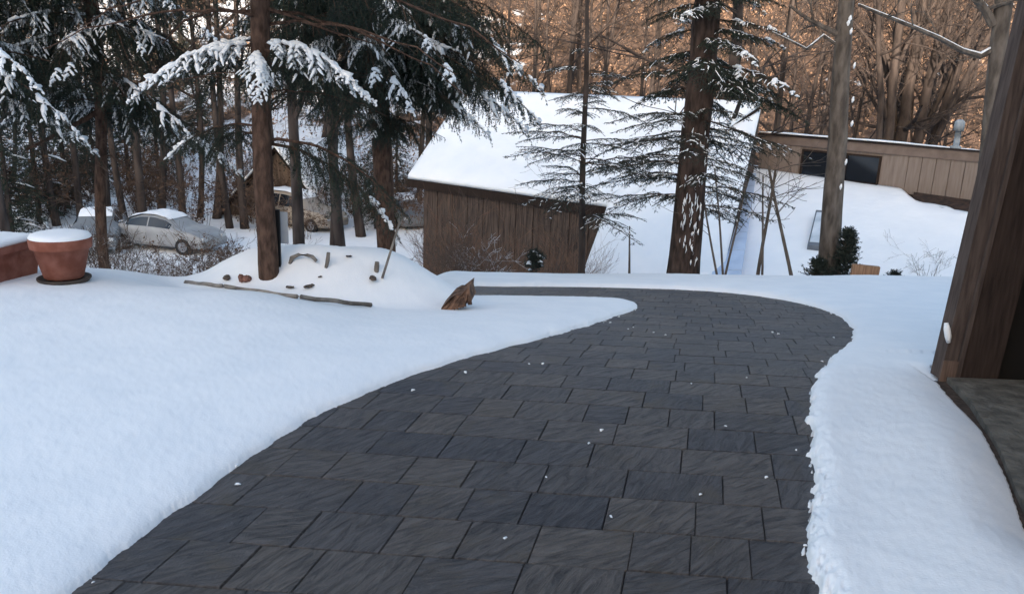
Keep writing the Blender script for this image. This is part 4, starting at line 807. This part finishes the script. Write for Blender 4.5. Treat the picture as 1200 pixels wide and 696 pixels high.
# ------------------------------------------------------------------ cabin behind the cars
cab = thing('brown_cabin', 'brown gabled cabin behind the parked cars, left of the barn', 'cabin')
CABW = woodmat('cabin_boards', (.12, .085, .062), (.22, .155, .115), 2, (5, 5, .4), .4)
Dc = 40; pk = at(325, 175, Dc); lf = at(255, 255, Dc); rg_ = at(392, 262, Dc); lf[2] = rg_[2] = (lf[2]+rg_[2])/2; lo1 = lf.copy(); lo1[2] = -5.4; lo2 = rg_.copy(); lo2[2] = -5.4; bk = np.array([1.5, 8.0, 0])
mb = MB(); prism(mb, [lo1, lo2, rg_, pk, lf], [p+bk for p in (lo1, lo2, rg_, pk, lf)]); link('wall', mb.mesh('wall', [CABW]), cab)
ov = np.array([0, -.6, 0])
for a_, b_ in ((pk, rg_), (lf, pk)):
    o_ = UPZ*.02; d_ = (b_-a_)*.1; e0 = a_-(d_ if a_ is lf else 0)+ov+o_; e1 = b_+(d_ if b_ is rg_ else 0)+ov+o_
    mb = MB(); slab(mb, [e0, e1, e1+bk-ov*2, e0+bk-ov*2], .16, n=4); link('roof', mb.mesh('roof', [DARKW]), cab)
    mb = MB(); slab(mb, [p+UPZ*.165 for p in (e0, e1, e1+bk-ov*2, e0+bk-ov*2)], .16, n=10, noise=.1); link('roof_snow', mb.mesh('roof_snow', [ROOFSNOW], True), cab)
mb = MB(); wc = lerp(lf, rg_, .72); box(mb, wc[0]-.6, wc[0]+.6, wc[1]-.03, wc[1]-.005, wc[2]-1.6, wc[2]-.4); link('window', mb.mesh('window', [GLASSD]), cab)
# far snowy roofed house, left
# ------------------------------------------------------------------ woods
rngw = np.random.RandomState(17)
BT = []
for i_ in range(7):
    mt, mc = bare_tree(100+i_, 13+rngw.rand()*4, .15+.05*rngw.rand(), 3, .28 if i_ < 4 else .4, 12, lean=.06, spread=.6, blen=.24, minr=.010); BT.append((mt.mesh('trunk', [BARKFAR], True), mc.mesh('crown', [BARKFAR])))
def wood_tree(x, y, rz, s, v, label, group, name='bare_tree', tilt=(0, 0), zoff=0):
    t = thing(name, label, 'tree', (x, y, gz(x, y)+zoff), rz, group); t.rotation_euler = (tilt[0], tilt[1], rz); t.scale = (s[0], s[0], s[1])
    link('trunk', BT[v][0], t); link('crown', BT[v][1], t); return t
# mid-distance trunks left, each seen on its own
mids = [(14, 19, 1.0, 0), (128, 35, 1.4, 6), (146, 37, 1.5, 1), (163, 36, 1.6, 2), (190, 38, 1.5, 3), (212, 36, 1.5, 4), (268, 37, 1.5, 5), (252, 39, 1.4, 6), (343, 15.5, 1.05, 0), (405, 16.5, 1.15, 1), (389, 22, .8, 3), (287, 37, 1.4, 2), (70, 36, 1.5, 5), (232, 39, 1.4, 1), (425, 36, 1.5, 6), (503, 36, 1.5, 2), (97, 36, 1.4, 4)]
mids.sort()
for n_, (px, D, s_, v) in enumerate(mids):
    p = at(px, 250, D); wood_tree(p[0], p[1], rngw.rand()*6, (s_*.72, 1.0 if D < 30 else 1.25), v, ORD[n_]+' bare trunk from the left in the row around the parked cars', 'bare trunks below the left snow crest', tilt=(rngw.uniform(-.03, .03), rngw.uniform(-.03, .03)))
# multi stemmed tree above the tan house and companions
mb = MB(); mc = MB(); rg = np.random.RandomState(4); base = at(1062, 170, 34); gzb = gz(base[0], base[1])
clump = thing('multi_stem_tree', 'many stemmed bare tree fanning up and right behind the tan house roof', 'tree', (base[0], base[1], gzb))
for (x1, y1, w_) in ((1030, -20, 12), (1066, -30, 14), (1100, -20, 17), (1125, -10, 15), (1150, 10, 12), (1165, 50, 9), (1010, 10, 9), (1175, 20, 9), (1085, -30, 12)):
    e = at(x1, y1, 34)-np.array(clump.location); e[2] = e[2]; s0 = np.array([rg.uniform(-.8, .8), rg.uniform(-.5, .5), 0]); e = e*1.5+np.array([0, rg.uniform(-3, 3), 0]); P = [lerp(s0, e, t)+np.array([-(1-t)*t*1.0*e[0]*.6, 0, 0])+rg.randn(3)*.06 for t in np.linspace(0, 1, 10)]; r0 = w_/2/FPX*34*1.05
    tube(mb, P, np.linspace(r0, r0*.3, 10), 8, jit=.1, rng=rg)
    for k in range(7):
        i_ = rg.randint(3, 9); dd = (P[i_]-P[i_-1]); dd /= np.linalg.norm(dd); dd = dd+rg.randn(3)*.55; dd[2] = abs(dd[2]); dd /= np.linalg.norm(dd); grow(mc, P[i_], dd, r0*.35, 3.2, 2, rg, minr=.012)
link('trunk', mb.mesh('trunk', [BARKFAR], True), clump); link('crown', mc.mesh('crown', [BARKFAR]), clump)
for n_, (px, D, s_, v, lb) in enumerate(((873, 28, 1.5, 2, 'stout grey trunk right behind the hemlock'), (915, 31, .9, 3, 'brown bare tree behind the left end of the tan roof'), (940, 36, 1.0, 4, 'leaning bare tree above the tan house windows'), (660, 33, 1.2, 5, 'broad dark bare tree behind the barn ridge'), (715, 32, .8, 0, 'slim bare tree above the barn ridge, left of the hemlock'), (596, 31, .8, 1, 'pale slim bare tree at the barn ridge left end'))):
    p = at(px, 120, D); wood_tree(p[0], p[1], rngw.rand()*6, (s_*(1.25 if px == 873 else .9), 1.05), v, lb, None, tilt=(0, .12 if px == 940 else 0))
for n_, (px, D, v) in enumerate(((630, 36, 3), (688, 38, 6), (752, 35, 4), (775, 40, 1), (905, 38, 5), (965, 41, 2), (1010, 37, 0), (1040, 42, 6), (1085, 39, 3), (1120, 43, 1), (560, 36, 4), (530, 40, 0))):
    p = at(px, 120, D); wood_tree(p[0], p[1], rngw.rand()*6, (.75, 1.0), v, 'slim leafless tree standing in the wood just behind the roofs', 'leafless trees right behind the roofs', tilt=(rngw.uniform(-.04, .04), rngw.uniform(-.05, .1)))
cnt = 0
while cnt < 120:
    y = rngw.uniform(40, 112); x = rngw.uniform(-.85, .8)*y
    s_ = rngw.uniform(.75, 1.2); wood_tree(x, y, rngw.rand()*6.3, (s_, s_*rngw.uniform(.9, 1.2)), rngw.randint(7), 'leafless tree in the woods on the far hillside', 'leafless trees on the far hillside', tilt=(rngw.uniform(-.06, .06), rngw.uniform(-.08, .08))); cnt += 1
# dark evergreens in the left background
def far_conifer(seed, H, W, n=150):
    rng = np.random.RandomState(seed); mt = MB(); mb = MB(); tube(mt, [(0, 0, -.4), (0, 0, H*.5), (0, 0, H*.97)], [.16, .10, .02], 8); A = []; B = []; ms = MB()
    for k in range(n):
        f = .05+.93*k/n; a_ = k*2.399+rng.rand(); L_ = W*(1-f)**.8*rng.uniform(.6, 1.1)+.15; z = H*f; P = [np.array([math.cos(a_)*L_*t, math.sin(a_)*L_*t, z+.1*L_*t-.35*L_*t*t]) for t in (0, .35, .7, 1)]
        tube(mb, P, [.03, .02, .012, .006], 3, cap=False)
        for q_ in range(int(6+L_*9)):
            t = rng.uniform(.15, 1); c = np.array([np.interp(t, (0, .35, .7, 1), [p[i_] for p in P]) for i_ in range(3)]); e_ = rng.randn(3)*.6+np.array([math.cos(a_), math.sin(a_), -.35]); e_ /= np.linalg.norm(e_); A.append(c); B.append(c+e_*rng.uniform(.15, .45)*min(1, L_))
        if rng.rand() < .14: tube(ms, [p+np.array([0, 0, .05]) for p in P[1:]], [.05, .11, .03], 5, flat=.5, jit=.5, rng=rng)
    needles(mb, A, B, .10, .014, .022, rng, 1); return mt.mesh('trunk', [BARKFAR]), mb.mesh('crown', [BARKFAR, NEEDLE]), ms.mesh('snow', [SNOW], True)
FC = [far_conifer(200+i_, 8+i_*1.5, 2.0+.2*i_) for i_ in range(3)]
def fconifer(x, y, s_, v, label, group=None):
    t = thing('evergreen_tree', label, 'tree', (x, y, gz(x, y)), rngw.rand()*6, group); t.scale = (s_,)*3
    for nm, me_ in zip(('trunk', 'crown', 'snow'), FC[v]): link(nm, me_, t)
for px, D, s_ in ((40, 36, .8), (75, 40, .9), (5, 33, .8), (110, 44, .9), (150, 46, .9), (-40, 36, .9), (185, 50, .8), (-90, 40, 1.0), (236, 54, .9), (440, 38, .55), (465, 42, .6)):
    p = at(px, 200, D); fconifer(p[0], p[1], s_, rngw.randint(3), ORD[[-90, -40, 5, 40, 75, 110, 150, 185, 236, 440, 465].index(px)]+' dark snow dusted evergreen from the left beyond the parked cars', 'dark evergreens beyond the parked cars')
for px, D, s_ in ((-160, 46, 1), (-220, 50, 1.1), (310, 62, .9), (500, 66, .8), (210, 66, 1)):
    p = at(px, 200, D); fconifer(p[0], p[1], s_, rngw.randint(3), 'evergreen growing among the leafless woods on the hillside', 'evergreens on the far hillside')
sh = []
for i_ in range(3):
    m0, _ = twig_shrub(300+i_, 2.4, 12, 1.8, 3, .014, .7, minr=.006); rg = np.random.RandomState(i_); vs = np.concatenate(m0.v); c = vs[rg.randint(len(vs), size=900)]; c = c[c[:, 2] > .3]; d0 = rg.randn(len(c), 3)*.05; d1_ = rg.randn(len(c), 3)*.05
    ml = MB(); ml.add(np.stack([c, c+d0, c+d0*.5+d1_], 1).reshape(-1, 3), t=np.arange(len(c)*3).reshape(-1, 3)); sh.append((m0.mesh('stems', [TWIG]), ml.mesh('leaves', [BLEAF])))
for k in range(60):
    px = rngw.uniform(-60, 520); D = rngw.uniform(35, 47) if k < 44 else rngw.uniform(20, 27); p = at(px, 250, D); s_ = rngw.uniform(.7, 1.35)*(1 if k < 44 else .55)
    t = thing('brown_shrub', 'leaf holding brown shrub in the thicket around the parked cars', 'shrub', (p[0], p[1], gz(p[0], p[1])), rngw.rand()*6, 'brown thicket around the parked cars'); t.scale = (s_,)*3
    link('stems', sh[k % 3][0], t); link('leaves', sh[k % 3][1], t)
# leaf bearing underbrush
mb = MB(); rg = np.random.RandomState(9); N = 5200
yy = rg.uniform(47, 115, N); xx = rg.uniform(-.8, .8, N)*yy; zz = ground(xx, yy)
for x, y, z in zip(xx[:2600], yy[:2600], zz[:2600]):
    h_ = rg.uniform(.8, 2.6); a_ = rg.randn(2)*.25; tube(mb, [(x, y, z-.1), (x+a_[0]*h_*.5, y+a_[1]*h_*.5, z+h_*.5), (x+a_[0]*h_, y+a_[1]*h_, z+h_)], [.02, .014, .008], 3, cap=False, m=0)
K = 22; C0 = np.stack([xx, yy, zz+rg.uniform(.1, 1.6, N)], 1).repeat(K, 0)+rg.randn(N*K, 3)*np.array([.6, .6, .45]); D0 = rg.randn(N*K, 3)*.10; D1_ = rg.randn(N*K, 3)*.10
mb.add(np.stack([C0, C0+D0, C0+D0*.6+D1_], 1).reshape(-1, 3), t=np.arange(N*K*3).reshape(-1, 3), m=1)
tag(link('underbrush', mb.mesh('underbrush', [TWIG, LEAFL])), 'brown leaf bearing underbrush covering the far hillside', 'underbrush', kind='stuff')
# snow crumbs on the driveway
rg = np.random.RandomState(12); cm = []
for i_ in range(4):
    mb = MB(); tube(mb, [(-.012, 0, 0), (-.003, .002, .004), (.008, -.002, .003), (.014, 0, 0)], [.003, .008, .007, .002], 7, flat=.6, jit=.6, rng=rg); cm.append(mb.mesh('snow_crumb', [SNOW], True))
for n_, (px, py) in enumerate(((592, 632), (821, 580), (716, 606), (484, 458), (620, 427), (636, 427), (736, 386), (766, 390), (780, 393), (912, 392), (977, 396), (437, 455), (875, 443), (810, 450), (545, 437), (705, 505), (933, 528), (944, 640), (690, 520), (898, 560), (742, 384), (905, 390), (850, 500), (640, 560))):
    p = hit(px, py); o = link('snow_crumb', cm[n_ % 4], None, (p[0], p[1], p[2]+.003)); s_ = rg.uniform(.3, .7)*(1+p[1]*.16); o.scale = (s_,)*3; o.rotation_euler = (0, 0, rg.rand()*6)
    tag(o, 'tiny crumb of snow lying on the dark pavers', 'snow crumb', 'snow crumbs scattered on the driveway')

ring = [p for p in POLY if .9 < p[1] < 11]
for n_ in range(70):
    p = ring[rg.randint(len(ring))]+rg.randn(2)*.05
    if sdist(np.array([p[0]]), np.array([p[1]]))[0] > .01: continue
    o = link('snow_crumb', cm[n_ % 4], None, (p[0], p[1], gz(p[0], p[1])+.003)); s_ = rg.uniform(.25, .9)*(1+p[1]*.08); o.scale = (s_, s_*rg.uniform(.6, 1), s_); o.rotation_euler = (0, 0, rg.rand()*6)
    tag(o, 'tiny crumb of snow lying on the dark pavers', 'snow crumb', 'snow crumbs scattered on the driveway')
